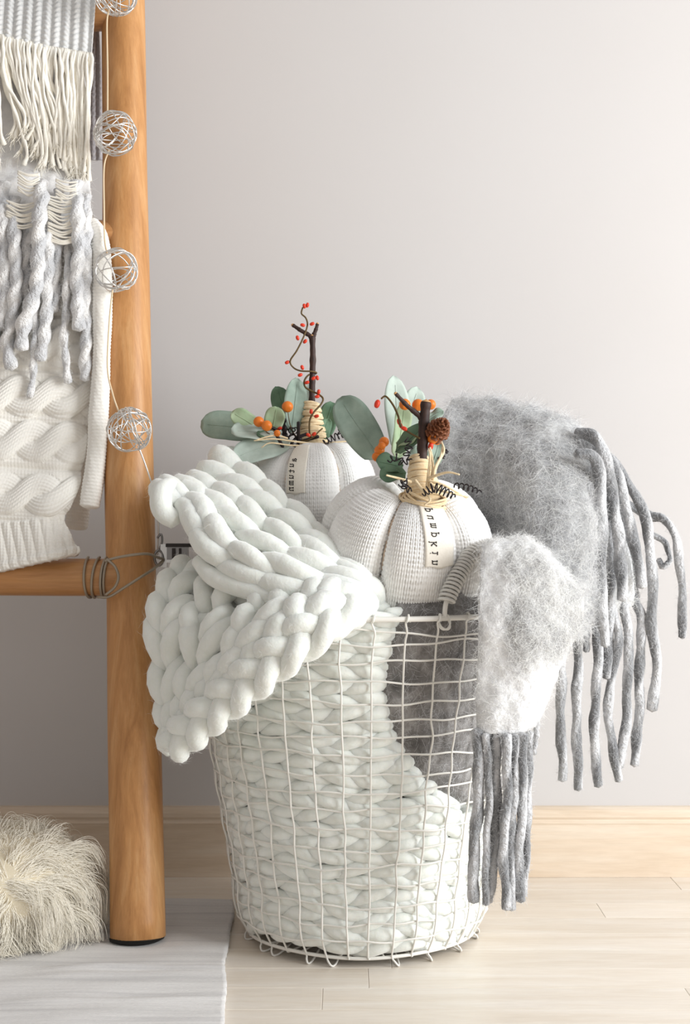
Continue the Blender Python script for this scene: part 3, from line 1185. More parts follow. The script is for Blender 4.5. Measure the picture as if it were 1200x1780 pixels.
def raffia_wrap(parent, a, b, ra, rb, turns):
    """cone of wound raffia from a (bottom) to b (top)"""
    a, b = np.array(a), np.array(b)
    ax = unit(b - a)
    n1 = unit(np.cross(ax, [0, 1, 0.01]))
    n2 = np.cross(ax, n1)
    t = np.linspace(0, 1, 30)
    core = a + (b - a) * t[:, None]
    wrap = tpart('raffia_wrap', tube(core, ra * 0.88 + (rb - ra) * 0.9 * t, 16), M['raffia'], parent)
    rr = np.random.default_rng(5)
    n = turns * 22
    for k in range(2):
        s = np.linspace(0, 1, n)
        ph = s * turns * 2 * PI + k * PI + 0.5 * np.sin(s * 13 + k)
        ss = s + (0.03 + 0.03 * k) * np.sin(ph + 1.1) + 0.02 * np.sin(s * 40)
        ss = np.clip(ss, 0, 1.02)
        rad = ra + (rb - ra) * ss
        pts = a + (b - a) * ss[:, None] + (rad * np.cos(ph))[:, None] * n1 + (rad * np.sin(ph))[:, None] * n2
        tpart('raffia_strand', tube(pts, 0.0017 * (1 + 0.25 * np.sin(s * 60 + k)), 6), M['raffia'], wrap)
    return wrap


def strand(parent, ctrl, rad, mat, n=30, name='raffia_tail', flat=None):
    pts = smooth_path(PP(ctrl), n)
    s = np.linspace(0, 1, n)
    return tpart(name, tube(pts, rad * (1 - 0.45 * s), 6), mat, parent)


# ---- the pumpkin at the back -------------------------------------------------
Z0 = 1.762
tA = rot('X', 3) @ rot('Y', -1)
pb = Pumpkin('knitted_pumpkin', 'smaller white knitted pumpkin at the back, label reading autumn, tall forked twig stem', P(547, 857, Z0), 0.0815, 0.0680, tA, 6, math.radians(-1), 0.22, 3)
pb.body(112, 52, 0.0010)
pb.ribbon(math.radians(-15), 0.55, 1.55, 0.024, 'autumn', 0.40, 0.92, 0.0052, -0.0045)
R_ = pb.root
raffia_wrap(R_, P(545, 775, Z0), P(541, 701, Z0), 0.0185, 0.0095, 13)
tw = twig(R_, [(542, 715, Z0), (543, 660, Z0), (544, 620, Z0), (543, 584, Z0)], 0.0040, 0.0036)
twig(R_, [(543, 590, Z0), (538, 583, Z0), (524, 575, Z0), (509, 565, Z0)], 0.0032, 0.0022, 'twig_branch')
twig(R_, [(544, 592, Z0), (546, 582, Z0), (550, 571, Z0), (552, 563, Z0)], 0.0032, 0.0020, 'twig_branch')


def c4(x, y, d):
    return (480 + x * 0.163, 510 + y * 0.163, d)


f_, b_ = Z0 - 0.010, Z0 + 0.006
vine = [c4(285, 150, f_), c4(272, 215, f_), c4(318, 262, f_), c4(335, 340, f_), c4(292, 470, Z0 - .014), c4(222, 610, Z0 - .016), c4(152, 720, Z0 - .014), c4(185, 790, f_), c4(262, 826, f_), c4(385, 832, f_), c4(432, 848, Z0),
        c4(400, 862, b_), c4(345, 872, Z0 - .004), c4(302, 935, f_), c4(314, 1000, f_), c4(382, 1042, f_), c4(460, 1080, f_), c4(502, 1125, Z0 - .012), c4(478, 1185, Z0 - .016), c4(402, 1270, Z0 - .021), c4(362, 1350, Z0 - .023), c4(358, 1470, Z0 - .025), c4(375, 1545, Z0 - .025)]
vp = smooth_path(PP(vine), 160)
vn = tpart('berry_vine', tube(vp, np.linspace(0.0010, 0.0013, 160), 6), M['vine'], R_)
v2 = smooth_path(PP([c4(150, 1420, Z0 - .02), c4(205, 1515, Z0 - .024), c4(290, 1572, Z0 - .026), c4(395, 1535, Z0 - .027), c4(450, 1480, Z0 - .025), c4(495, 1440, Z0 - .018)]), 60)
tpart('vine_loop', tube(v2, 0.0010, 6), M['vine'], vn)
for (x, y, dx, dz) in [(302, 135, -.2, 1), (335, 125, .3, 1), (285, 338, -1, .2), (385, 325, 1, .4), (230, 475, -.3, 1), (310, 512, .6, .6), (120, 735, -1, -.5), (280, 790, -.4, 1), (258, 870, -1, -.4), (402, 905, -.8, -.4), (440, 900, .3, -1),
                       (330, 950, .8, .3), (455, 1050, .2, 1), (440, 1100, -1, -.2), (375, 1260, .1, 1), (432, 1310, 1, .2), (345, 1510, -1, .5), (405, 1500, .9, .6), (40, 1440, 1, .4)]:
    dd = Z0 - (0.031 if y > 1400 else 0.027 if y > 1200 else 0.013)
    berry(vn, P(*c4(x, y, dd)), 0.0022, 0.0034, (dx, -0.2, dz), M['red'])
# leaves
for (bx, by, bd, tx, ty, td, w_, mt, face) in [
        (455, 748, 1.745, 348, 733, 1.75, 0.040, 'leaf_grey', (0.1, -1, 0.35)),
        (450, 745, 1.732, 404, 716, 1.725, 0.023, 'leaf_fresh', (-0.1, -1, 0.2)),
        (498, 757, 1.735, 405, 742, 1.712, 0.036, 'leaf_pale', (0, -0.8, 0.8)),
        (505, 764, 1.725, 408, 790, 1.695, 0.038, 'leaf_pale', (0, -0.9, 0.5)),
        (478, 760, 1.725, 448, 752, 1.715, 0.014, 'leaf_dark', (0, -0.8, 0.6)),
        (500, 748, 1.76, 483, 670, 1.765, 0.025, 'leaf_dark', (0.2, -1, 0.0)),
        (506, 752, 1.75, 521, 657, 1.752, 0.030, 'leaf_grey', (0.5, -1, 0.0)),
        (524, 750, 1.78, 533, 662, 1.79, 0.025, 'leaf_pale', (-0.2, -1, 0.1)),
        (474, 748, 1.735, 481, 708, 1.728, 0.025, 'leaf_fresh', (0, -1, 0.2)),
        (560, 766, 1.765, 577, 697, 1.775, 0.027, 'leaf_dark', (-0.25, -1, 0.1)),
        (556, 768, 1.755, 572, 728, 1.758, 0.016, 'leaf_dark', (0.3, -1, 0.1))]:
    leaf(R_, P(bx, by, bd), P(tx, ty, td), w_, M[mt], face, curl=0.10)
for (x, y, d, rr) in [(450, 733, 1.715, 0.0066), (464, 740, 1.705, 0.0066), (500, 707, 1.735, 0.0071), (482, 753, 1.71, 0.0042)]:
    berry(R_, P(x, y, d), rr, rr, (0.1, -0.6, -0.4), M['orange'], 'orange_berry')
for ctrl in [[(505, 765, 1.74), (470, 755, 1.72), (450, 737, 1.715)], [(500, 765, 1.74), (480, 752, 1.72), (464, 741, 1.708)], [(515, 762, 1.76), (505, 740, 1.745), (500, 712, 1.738)]]:
    strand(R_, ctrl, 0.0009, M['vine'], 20, 'berry_stalk')
# dark moss clump at the foot of the leaves
rr = np.random.default_rng(9)
items = []
for k in range(16):
    a = P(500 + rr.normal(0, 10), 762 + rr.normal(0, 4), 1.735 + rr.normal(0, 0.006))
    pts = smooth_path(np.array([a, a + rr.normal(0, .008, 3), a + rr.normal(0, .012, 3)]), 10)
    items.append(tube(pts, 0.0022, 5))
tpart('moss_tuft', join(items), M['black_wire'], R_)
coil_wire(R_, [(560, 772, 1.735), (572, 764, 1.73), (588, 758, 1.73), (612, 750, 1.74)], 8, 0.0042)
coil_wire(R_, [(588, 757, 1.735), (594, 742, 1.735), (602, 733, 1.74)], 3, 0.0025)
coil_wire(R_, [(518, 752, 1.735), (510, 745, 1.73), (506, 757, 1.725), (520, 768, 1.735)], 5, 0.0040)
for ctrl in [[(548, 772, 1.735), (510, 767, 1.72), (475, 763, 1.705), (442, 766, 1.70)], [(545, 775, 1.735), (505, 774, 1.715), (470, 770, 1.70), (455, 778, 1.70)], [(550, 772, 1.735), (590, 768, 1.735), (622, 766, 1.74)], [(500, 762, 1.72), (478, 757, 1.71), (447, 764, 1.70)]]:
    strand(R_, ctrl, 0.0014, M['raffia'])

# ---- the pumpkin in front ----------------------------------------------------
D1 = 1.605
tB = rot('Y', 7) @ rot('X', 20)
pf = Pumpkin('knitted_pumpkin', 'larger white knitted pumpkin in front, label reading pumpkin, stem with a small pine cone', P(704, 959, D1), 0.0995, 0.0850, tB, 6, math.radians(11), 0.30, 4)
pf.body(110, 54, 0.0019)
pf.ribbon(math.radians(21), 0.42, 1.36, 0.034, 'pumpkin', 0.17, 0.93, 0.0054, -0.0065, 0.85)
R_ = pf.root
S1 = 1.552          # depth of the stem foot
raffia_wrap(R_, P(738, 868, S1), P(729, 796, S1 + 0.012), 0.0205, 0.0095, 12)
# raffia gathered flat round the foot of the stem
for k in range(7):
    rr = np.random.default_rng(40 + k)
    a = np.linspace(0, 2 * PI, 40, endpoint=False)
    cR = 0.0205 + 0.0009 * k
    c0 = P(737, 862 + 1.6 * k, S1 - 0.001)
    ring = c0 + (tB @ np.stack([cR * np.cos(a) * (1 + 0.08 * np.sin(a * 3 + k)), cR * np.sin(a), rr.normal(0, .003) * np.cos(a) + rr.normal(0, .003) * np.sin(a) + 0.0015 * np.sin(a * 2 + k)], 0)).T
    tpart('raffia_ring', tube(ring, 0.0015, 6, closed=True), M['raffia'], R_)
sd = S1 + 0.006
tw = twig(R_, [(733, 812, sd), (735, 770, sd), (738, 730, sd), (741, 699, sd)], 0.0062, 0.0056)
twig(R_, [(738, 735, sd), (728, 722, sd), (708, 705, sd - .004), (688, 684, sd - .008)], 0.0036, 0.0020, 'twig_branch')
# pine cone: spiral of overlapping scales
pc = P(765, 744, S1 - 0.006)
CS = 1.32
axis = unit(np.array([0.25, -1.0, 0.35]))
q = Vector(axis).to_track_quat('Z', 'Y').to_matrix()
Q3 = np.array(q)
t = np.linspace(0, 1, 16)
corep = pc + axis[None] * ((t - 0.5) * 0.022 * CS)[:, None]
cone = tpart('pine_cone', tube(corep, 0.0062 * np.sin(t * PI * 0.9 + 0.25) + 0.001, 12), M['cone'], R_, label='small brown pine cone tied to the stem')
for k in range(44):
    u = k / 43
    a = k * 2.39996
    zz_ = (-0.4 + 0.92 * u) * 0.024 * CS
    rad_ = CS * 0.0112 * math.sqrt(max(0.05, 1 - (u * 1.0) ** 2.2)) + 0.001
    e = np.array([math.cos(a), math.sin(a), 0])
    tilt = 0.25 + 1.1 * u
    d = e * math.cos(tilt) + np.array([0, 0, 1]) * math.sin(tilt)
    sd_ = np.array([-math.sin(a), math.cos(a), 0])
    base = e * rad_ * 0.35 + np.array([0, 0, zz_ - 0.002])
    L = CS * 0.0068 * (1 - 0.45 * u)
    wv = CS * 0.0036 * (1 - 0.45 * u)
    g = []
    for tt_, ww in ((0, .35), (.45, .95), (.8, 1.0), (1, .55)):
        row = []
        for b in (-1, -.4, .4, 1):
            row.append(base + d * L * tt_ + sd_ * wv * ww * b + np.cross(sd_, d) * (-0.0012 * (1 - b * b) + 0.0012 * tt_ ** 2))
        g.append(row)
    g = np.array(g)
    g = g @ Q3.T + pc
    N = grid_normals(g)
    V, Qq = thick_grid(g, N, 0.0009)
    part('cone_scale', V, Qq, M['cone'], cone)
# leaves
for (bx, by, bd, tx, ty, td, w_, mt, face, cu) in [
        (662, 800, 1.64, 588, 688, 1.655, 0.043, 'leaf_grey', (-0.2, -1, 0.2), 0.14),
        (694, 790, 1.63, 688, 652, 1.65, 0.030, 'leaf_pale', (0.3, -1, 0.0), 0.04),
        (700, 770, 1.64, 728, 672, 1.66, 0.028, 'leaf_pale', (0.1, -1, 0.1), 0.05),
        (690, 800, 1.61, 706, 700, 1.62, 0.022, 'leaf_fresh', (0.5, -1, 0.0), 0.04),
        (688, 786, 1.60, 738, 738, 1.575, 0.021, 'leaf_dark', (0.1, -0.8, 0.5), 0.06),
        (690, 772, 1.605, 730, 752, 1.58, 0.018, 'leaf_fresh', (0.1, -0.8, 0.5), 0.06),
        (700, 812, 1.585, 656, 800, 1.575, 0.026, 'leaf_dark', (0, -0.8, 0.6), 0.08),
        (706, 822, 1.58, 662, 826, 1.565, 0.022, 'leaf_dark', (0, -0.8, 0.6), 0.08),
        (712, 800, 1.58, 742, 782, 1.585, 0.020, 'leaf_grey', (0, -1, 0.3), 0.05),
        (742, 730, 1.60, 770, 712, 1.60, 0.012, 'leaf_grey', (0, -0.8, 0.5), 0.1),
        (752, 812, 1.585, 764, 768, 1.60, 0.018, 'leaf_grey', (0, -1, 0.2), 0.05)]:
    leaf(R_, P(bx, by, bd), P(tx, ty, td), w_, M[mt], face, curl=cu)
for (x, y, d, rr) in [(668, 768, 1.60, 0.0058), (660, 783, 1.595, 0.006), (655, 794, 1.595, 0.0055), (664, 775, 1.59, 0.0045), (704, 703, 1.60, 0.0066), (727, 704, 1.605, 0.0070), (749, 703, 1.60, 0.0060), (753, 763, 1.555, 0.0062), (760, 765, 1.56, 0.0055)]:
    berry(R_, P(x, y, d), rr, rr, (0.1, -0.6, -0.4), M['orange'], 'orange_berry')
vn = tpart('berry_vine', tube(smooth_path(PP([(663, 693, 1.575), (671, 689, 1.575), (683, 703, 1.57), (692, 722, 1.565), (698, 742, 1.56), (712, 752, 1.555), (730, 762, 1.55)]), 60), 0.0012, 6), M['vine'], R_)
for (x, y, dx, dz, s_) in [(656, 702, -.3, -1, 1.35), (694, 733, -.2, 1, 1), (697, 740, .4, -1, .9), (703, 745, 1, -.5, 1), (749, 776, .2, 1, 1.2)]:
    berry(vn, P(x, y, 1.553 if x > 700 else 1.57), 0.0024 * s_, 0.0040 * s_, (dx, -0.3, dz), M['red'])
# raffia bow and tails
for ctrl in [[(742, 850, 1.528), (745, 825, 1.525), (748, 795, 1.528), (746, 780, 1.535)], [(746, 850, 1.528), (752, 820, 1.525), (752, 798, 1.528), (748, 778, 1.535)],
             [(748, 845, 1.528), (760, 808, 1.527), (772, 785, 1.53), (768, 768, 1.54)], [(752, 850, 1.527), (756, 815, 1.522), (766, 795, 1.525), (770, 775, 1.54)],
             [(745, 832, 1.524), (760, 826, 1.518), (780, 821, 1.512), (799, 825, 1.508)], [(745, 835, 1.524), (775, 845, 1.52), (795, 856, 1.525), (812, 866, 1.53)],
             [(715, 838, 1.528), (695, 832, 1.525), (672, 826, 1.52)], [(722, 835, 1.527), (735, 852, 1.520), (748, 868, 1.518), (738, 878, 1.519)], [(748, 840, 1.522), (765, 852, 1.52), (790, 858, 1.522), (815, 864, 1.53)]]:
    strand(R_, ctrl, 0.0019, M['raffia'])
coil_wire(R_, [(695, 842, 1.525), (706, 838, 1.52), (704, 850, 1.52), (716, 852, 1.52)], 5, 0.0042)
coil_wire(R_, [(735, 858, 1.515), (755, 848, 1.512), (775, 856, 1.512), (790, 864, 1.515)], 9, 0.0052)
coil_wire(R_, [(788, 843, 1.53), (805, 846, 1.535), (820, 850, 1.54), (836, 856, 1.545)], 6, 0.0035)
coil_wire(R_, [(706, 762, 1.55), (712, 775, 1.55), (707, 790, 1.55), (714, 800, 1.55)], 5, 0.0040)
coil_wire(R_, [(676, 800, 1.555), (690, 795, 1.55), (700, 805, 1.55), (712, 800, 1.55)], 5, 0.0042)
coil_wire(R_, [(758, 805, 1.55), (768, 795, 1.55), (776, 782, 1.555), (770, 795, 1.55)], 4, 0.0030)


# ================================================================== GREY MOHAIR THROW
throw = thing('mohair_throw', 'fluffy grey and white mohair throw with long fringe spilling over the basket', 'blanket', (0.16, 1.6, 0.03))


def sheet(name, ctrl, n, m, mat, th, parent, amp=0.0, seed=0, fibres=(), flen=0.022, lift=0.5, label=None, weight=None, gravity=0.15):
    G = grid_interp(np.array([PP(rw) for rw in ctrl]), n, m)
    N = toward_cam(G, grid_normals(G))
    if amp:
        h = vnoise(G[..., 0] * 38, G[..., 2] * 38, seed, G[..., 1] * 38) + 0.5 * vnoise(G[..., 0] * 95, G[..., 2] * 95, seed + 1)
        G = G + N * (amp * h)[..., None]
        N = toward_cam(G, grid_normals(G))
    V, Q = thick_grid(G, N, th)
    o = part(name, V, Q, mat, parent, label=label)
    for k, (cnt, hm, rad) in enumerate(fibres):
        p, nn = sample_grid(G, N, cnt, np.random.default_rng(seed * 10 + k), weight)
        H = fuzz(p, nn, flen, lift=lift, gravity=gravity, r=np.random.default_rng(seed * 10 + k + 5))
        hair('fuzz', H, np.array([1, 1, 0.9, 0.7, 0.3]) * rad, hm, o)
    return o, G, N


fold_ctrl = [
    [(782, 1085, 1.60), (860, 1100, 1.60), (935, 1100, 1.57), (990, 1110, 1.585), (1012, 1115, 1.62)],
    [(775, 1000, 1.625), (860, 1010, 1.625), (940, 1020, 1.57), (1010, 1030, 1.585), (1034, 1040, 1.64)],
    [(768, 900, 1.670), (862, 925, 1.655), (945, 935, 1.585), (1022, 945, 1.600), (1042, 950, 1.66)],
    [(758, 800, 1.705), (846, 820, 1.675), (940, 835, 1.620), (1022, 850, 1.635), (1044, 870, 1.68)],
    [(764, 735, 1.750), (840, 745, 1.720), (930, 755, 1.675), (1005, 775, 1.675), (1034, 800, 1.70)],
    [(780, 700, 1.785), (845, 706, 1.770), (925, 722, 1.740), (985, 738, 1.725), (1012, 758, 1.735)],
    [(792, 702, 1.820), (850, 708, 1.810), (925, 724, 1.790), (980, 742, 1.775), (1008, 768, 1.775)],
    [(790, 780, 1.840), (850, 790, 1.840), (925, 800, 1.830), (985, 820, 1.815), (1015, 840, 1.80)],
    [(790, 1000, 1.845), (850, 1010, 1.845), (925, 1010, 1.84), (985, 1020, 1.82), (1015, 1030, 1.80)]]
fib = [(12000, M['hair_white'], 0.00008), (14000, M['hair_mid'], 0.00008), (8000, M['hair_grey'], 0.00008)]
fold, Gf, Nf = sheet('throw_fold', fold_ctrl, 150, 90, M['mo_grey'], 0.006, throw, 0.0045, 21, fib, 0.026, 0.35, label='mottled grey fluffy upper fold')

low_ctrl = [
    [(960, 960, 1.66), (1010, 965, 1.665), (1060, 950, 1.675), (1090, 940, 1.68)],
    [(962, 1030, 1.655), (1012, 1030, 1.66), (1062, 1000, 1.67), (1100, 985, 1.675)],
    [(968, 1100, 1.655), (1012, 1075, 1.66), (1064, 1040, 1.67), (1104, 1028, 1.675)],
    [(975, 1140, 1.658), (1015, 1095, 1.662), (1066, 1066, 1.672), (1108, 1050, 1.678)]]
sheet('hanging_fold', low_ctrl, 50, 40, M['mo_white'], 0.005, throw, 0.002, 22, [(1600, M['hair_white'], 0.00015)], 0.02)

flap_ctrl = [
    [(846, 1010, 1.590), (892, 1000, 1.60), (945, 1005, 1.60), (990, 1040, 1.585)],
    [(843, 950, 1.545), (885, 944, 1.550), (935, 952, 1.552), (985, 1008, 1.550)],
    [(838, 946, 1.492), (882, 938, 1.495), (930, 946, 1.502), (992, 1008, 1.522)],
    [(835, 990, 1.472), (885, 982, 1.468), (945, 995, 1.475), (1014, 1045, 1.505)],
    [(832, 1080, 1.462), (885, 1075, 1.455), (942, 1080, 1.460), (1010, 1090, 1.495)],
    [(829, 1180, 1.462), (878, 1180, 1.455), (926, 1178, 1.460), (972, 1170, 1.488)],
    [(827, 1272, 1.466), (860, 1276, 1.458), (898, 1276, 1.462), (934, 1262, 1.482)]]
flap_m = bpy.data.materials.new('flap_mohair')
flap_m.use_nodes = True
b = flap_m.node_tree.nodes['Principled BSDF']
b.inputs['Roughness'].default_value = 0.95
b.inputs['Specular IOR Level'].default_value = 0.1
b.inputs['Sheen Weight'].default_value = 0.4
mp = coords(flap_m)
n1, r1 = noise_ramp(flap_m, mp, 22, [(0.3, lin('#858585')), (0.5, lin('#a9a8a7')), (0.72, lin('#d6d5d2'))], 6, 0.65, 0.5)
n2, r2 = noise_ramp(flap_m, mp, 26, [(0.3, lin('#e4e4e5')), (0.6, lin('#f6f6f7'))], 4)
# woven check: a grey square inside white bands, set in the cloth's own frame
cp = nd(flap_m, 'ShaderNodeAttribute', attribute_name='check')
mx = nd(flap_m, 'ShaderNodeMix', data_type='RGBA')
lk(flap_m, cp, 'Fac', mx, 0)
lk(flap_m, r2, 'Color', mx, 6)
lk(flap_m, r1, 'Color', mx, 7)
set_base(flap_m, mx, 2)
n3, _ = noise_ramp(flap_m, mp, 180, [(0, (0, 0, 0, 1)), (1, (1, 1, 1, 1))], 3)
bump(flap_m, n3, 'Fac', 0.8, 0.003)
flap, Gp, Np = sheet('throw_flap', flap_ctrl, 120, 60, flap_m, 0.006, throw, 0.0025, 23, [(7000, M['hair_white'], 0.00008), (3000, M['hair_mid'], 0.00008)], 0.017, 0.32, label='white banded flap with a grey square')
vv, uu = np.meshgrid(np.linspace(0, 1, 120), np.linspace(0, 1, 60), indexing='ij')
def sst(a, b_, x_):
    t_ = np.clip((x_ - a) / (b_ - a), 0, 1)
    return t_ * t_ * (3 - 2 * t_)
chk = sst(.22, .42, uu + 0.04 * np.sin(vv * 30)) * (0.35 + 0.65 * sst(0.25, 0.5, vv)) * (1 - sst(0.74, 0.86, vv))
chk = np.maximum(chk, sst(0.10, 0.02, uu) * 0.55)
at = flap.data.attributes.new('check', 'FLOAT', 'POINT')
at.data.foreach_set('value', np.concatenate([chk.ravel(), chk.ravel()]).astype(np.float32))

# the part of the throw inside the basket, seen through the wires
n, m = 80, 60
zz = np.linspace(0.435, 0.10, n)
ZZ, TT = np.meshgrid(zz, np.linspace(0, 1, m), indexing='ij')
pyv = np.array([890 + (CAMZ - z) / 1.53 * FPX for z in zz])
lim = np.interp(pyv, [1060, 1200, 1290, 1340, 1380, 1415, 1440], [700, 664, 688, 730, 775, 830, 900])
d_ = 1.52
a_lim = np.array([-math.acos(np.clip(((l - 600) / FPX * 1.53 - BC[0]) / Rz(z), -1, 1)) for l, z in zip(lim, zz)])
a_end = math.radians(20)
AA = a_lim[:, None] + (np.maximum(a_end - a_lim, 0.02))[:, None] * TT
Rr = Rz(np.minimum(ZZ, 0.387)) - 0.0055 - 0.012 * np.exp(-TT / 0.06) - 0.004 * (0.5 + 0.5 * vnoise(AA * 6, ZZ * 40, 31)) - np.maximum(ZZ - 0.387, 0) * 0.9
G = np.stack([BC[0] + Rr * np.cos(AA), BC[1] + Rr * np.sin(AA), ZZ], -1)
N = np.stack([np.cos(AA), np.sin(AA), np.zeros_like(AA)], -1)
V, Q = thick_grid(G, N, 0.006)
inn = part('tucked_fold', V, Q, M['mo_shaded'], throw, label='grey fold of the throw behind the wires, basket shade put into its colour')
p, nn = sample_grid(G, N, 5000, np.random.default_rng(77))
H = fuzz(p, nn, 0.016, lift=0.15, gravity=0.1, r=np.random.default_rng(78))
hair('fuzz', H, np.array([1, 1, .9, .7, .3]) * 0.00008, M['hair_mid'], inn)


def fringe(ctrl, width_px, parent, mat, seed, fz=True, hm=None, twist=9.0, name='fringe_strand', end=0.92, pitch=None, lob=0.10):
    r = np.random.default_rng(seed)
    c = PP(ctrl)
    L = np.linalg.norm(np.diff(c, axis=0), axis=1).sum()
    n = max(30, int(L / 0.0032))
    pts = smooth_path(c, n)
    s = np.linspace(0, 1, n)
    pts = pts + np.stack([np.sin(s * 23 + seed), np.cos(s * 17 + seed * 2), 0 * s], 1) * 0.0006
    d = c[:, 1].mean()
    rad = width_px / 2 / FPX * d * (1 + 0.05 * np.sin(s * 19 + seed) + 0.03 * np.sin(s * 43 + seed * 3)) * np.interp(s, [0, 0.94, 1], [1, 1, end])
    tw = 2 * PI * L / (pitch or (0.085 + 0.03 * (seed % 3)))

    def shp(a, i):
        return 1 + lob * np.cos(2 * (a - tw * i / n)) + 0.03 * np.cos(5 * a + i * 0.9)
    tb = tube(pts, rad, 16, shape=shp)
    o = tpart(name, tb, mat, parent)
    ang_ = np.arange(16)[None, :] / 16 * 2 * PI
    ply = 0.5 + 0.5 * np.tanh(2.2 * np.cos(ang_ - tw * s[:, None] + seed * 1.3) + 0.9 * np.sin(s * 14 + seed * 2)[:, None] * r.uniform(0.2, 1))
    at_ = o.data.attributes.new('ply', 'FLOAT', 'POINT')
    at_.data.foreach_set('value', np.concatenate([ply.ravel(), [0.5, 0.5]]).astype(np.float32))
    if fz:
        k = int(L * 3800)
        i = r.integers(0, n, k)
        T, N_, B_ = frames(pts)
        a = r.uniform(0, 2 * PI, k)
        nn = np.cos(a)[:, None] * N_[i] + np.sin(a)[:, None] * B_[i]
        p = pts[i] + nn * rad[i][:, None] * 0.9
        H = fuzz(p, nn, 0.007, lift=0.45, r=r)
        hair('fuzz', H, np.array([1, 1, .9, .7, .3]) * 0.00009, hm or M['hair_mid'], o)
    return o


def c7(pts, d):
    return [(640 + x * 0.4667, 1050 + y * 0.4667, d) for x, y in pts]


fs = M['mo_strand']
flap_fr = [
    ([(408, 470), (412, 700), (396, 900), (392, 1108)], 1.462, 20), ([(440, 485), (452, 700), (440, 930), (438, 1120)], 1.458, 13),
    ([(478, 488), (482, 700), (476, 880), (458, 1080)], 1.463, 14), ([(514, 488), (520, 700), (504, 900), (518, 1135)], 1.455, 17),
    ([(545, 490), (548, 690), (532, 900), (538, 1138)], 1.460, 14), ([(578, 486), (575, 750), (562, 950), (570, 1106)], 1.462, 17),
    ([(604, 478), (598, 700), (590, 950), (578, 1085)], 1.472, 13), ([(630, 430), (626, 500), (618, 560)], 1.482, 9),
    ([(460, 480), (468, 700), (458, 950), (450, 1110)], 1.475, 14), ([(530, 485), (535, 720), (548, 950), (556, 1080)], 1.476, 13)]
for k, (pts, d, wpx) in enumerate(flap_fr):
    fringe(c7(pts, d), wpx, throw, fs, 60 + k)
right_fr = [
    ([(1002, 790, 1.63), (1030, 792, 1.63), (1043, 830, 1.635), (1047, 910, 1.635), (1045, 987, 1.635), (1047, 1063, 1.635), (1053, 1122, 1.635)], 20),
    ([(1004, 752, 1.68), (1032, 760, 1.665), (1054, 797, 1.65), (1066, 872, 1.648), (1077, 948, 1.648), (1083, 1042, 1.648)], 21),
    ([(1020, 768, 1.69), (1052, 790, 1.67), (1070, 815, 1.66), (1086, 872, 1.66), (1104, 948, 1.66), (1117, 1020, 1.66)], 19),
    ([(1028, 780, 1.70), (1066, 803, 1.69), (1093, 841, 1.68), (1119, 891, 1.675), (1129, 940, 1.675), (1135, 1020, 1.675), (1134, 1090, 1.675), (1142, 1160, 1.675), (1135, 1234, 1.675)], 18),
    ([(1035, 800, 1.68), (1055, 830, 1.67), (1062, 948, 1.668), (1060, 1063, 1.668), (1056, 1178, 1.668)], 18),
    ([(1038, 850, 1.70), (1075, 875, 1.695), (1092, 950, 1.69), (1099, 1010, 1.69), (1104, 1040, 1.69)], 17),
    ([(1085, 872, 1.71), (1127, 896, 1.70), (1154, 902, 1.69), (1173, 929, 1.685), (1183, 987, 1.685), (1187, 1050, 1.685), (1186, 1108, 1.685)], 15),
    ([(1120, 925, 1.72), (1146, 935, 1.715), (1160, 950, 1.71), (1164, 975, 1.71), (1152, 985, 1.71), (1145, 972, 1.715)], 10),
    ([(985, 1105, 1.66), (982, 1127, 1.655), (977, 1153, 1.652), (976, 1204, 1.65), (974, 1256, 1.65), (978, 1308, 1.65), (979, 1356, 1.65)], 17),
    ([(1005, 1080, 1.66), (1004, 1106, 1.655), (1006, 1153, 1.652), (1003, 1204, 1.65), (1003, 1282, 1.65), (1007, 1372, 1.65)], 17),
    ([(1036, 1060, 1.67), (1037, 1085, 1.665), (1040, 1153, 1.66), (1036, 1204, 1.66), (1034, 1256, 1.66), (1034, 1295, 1.66), (1041, 1366, 1.66)], 17),
    ([(1064, 1045, 1.675), (1068, 1070, 1.67), (1075, 1105, 1.668), (1070, 1153, 1.668), (1061, 1191, 1.668), (1058, 1243, 1.668), (1065, 1295, 1.668), (1076, 1357, 1.668)], 16),
    ([(1082, 1035, 1.68), (1086, 1065, 1.675), (1094, 1114, 1.673), (1091, 1178, 1.673), (1089, 1256, 1.673), (1076, 1334, 1.668)], 17),
    ([(1098, 1030, 1.682), (1106, 1050, 1.68), (1117, 1082, 1.678), (1112, 1153, 1.678), (1112, 1230, 1.678), (1103, 1330, 1.678)], 17),
    ([(1019, 1060, 1.665), (1020, 1095, 1.665), (1019, 1132, 1.665)], 13),
    ([(1024, 840, 1.64), (1034, 880, 1.64), (1036, 960, 1.64), (1032, 1030, 1.64), (1034, 1085, 1.645)], 18)]
for k, (pts, wpx) in enumerate(right_fr):
    fringe(pts, wpx, throw, fs, 80 + k)


# ================================================================== TEXTILES ON THE LADDER
# ---- cream cable-knit sweater over the middle rung
sweater = thing('cable_knit_sweater', 'cream white cable-knit sweater hanging over the ladder rung', 'sweater', tuple(P(60, 990, 1.68)))
rowsy = [392, 372, 388, 430, 520, 640, 700, 760, 830, 880, 905, 930, 962]
right = [150, 158, 166, 165, 162, 160, 157, 150, 140, 122, 110, 122, 138]
left = [-110] * 13
dl = [1.79, 1.768, 1.744, 1.738, 1.730, 1.722, 1.718, 1.712, 1.702, 1.692, 1.686, 1.676, 1.668]
ctrl = []
for y, xr, d in zip(rowsy, right, dl):
    row = []
    for t in np.linspace(0, 1, 7):
        x = -110 + (xr + 110) * t
        drop = 0 if y < 860 else (1 - t) * (y - 860) * 0.55
        dd = d + 0.016 * max(0, (t - 0.80) / 0.2) ** 2 + 0.003 * math.sin(t * 7 + y * 0.012)
        row.append((x, y + drop, dd))
    ctrl.append(row)
G = grid_interp(np.array([PP(rw) for rw in ctrl]), 560, 250)
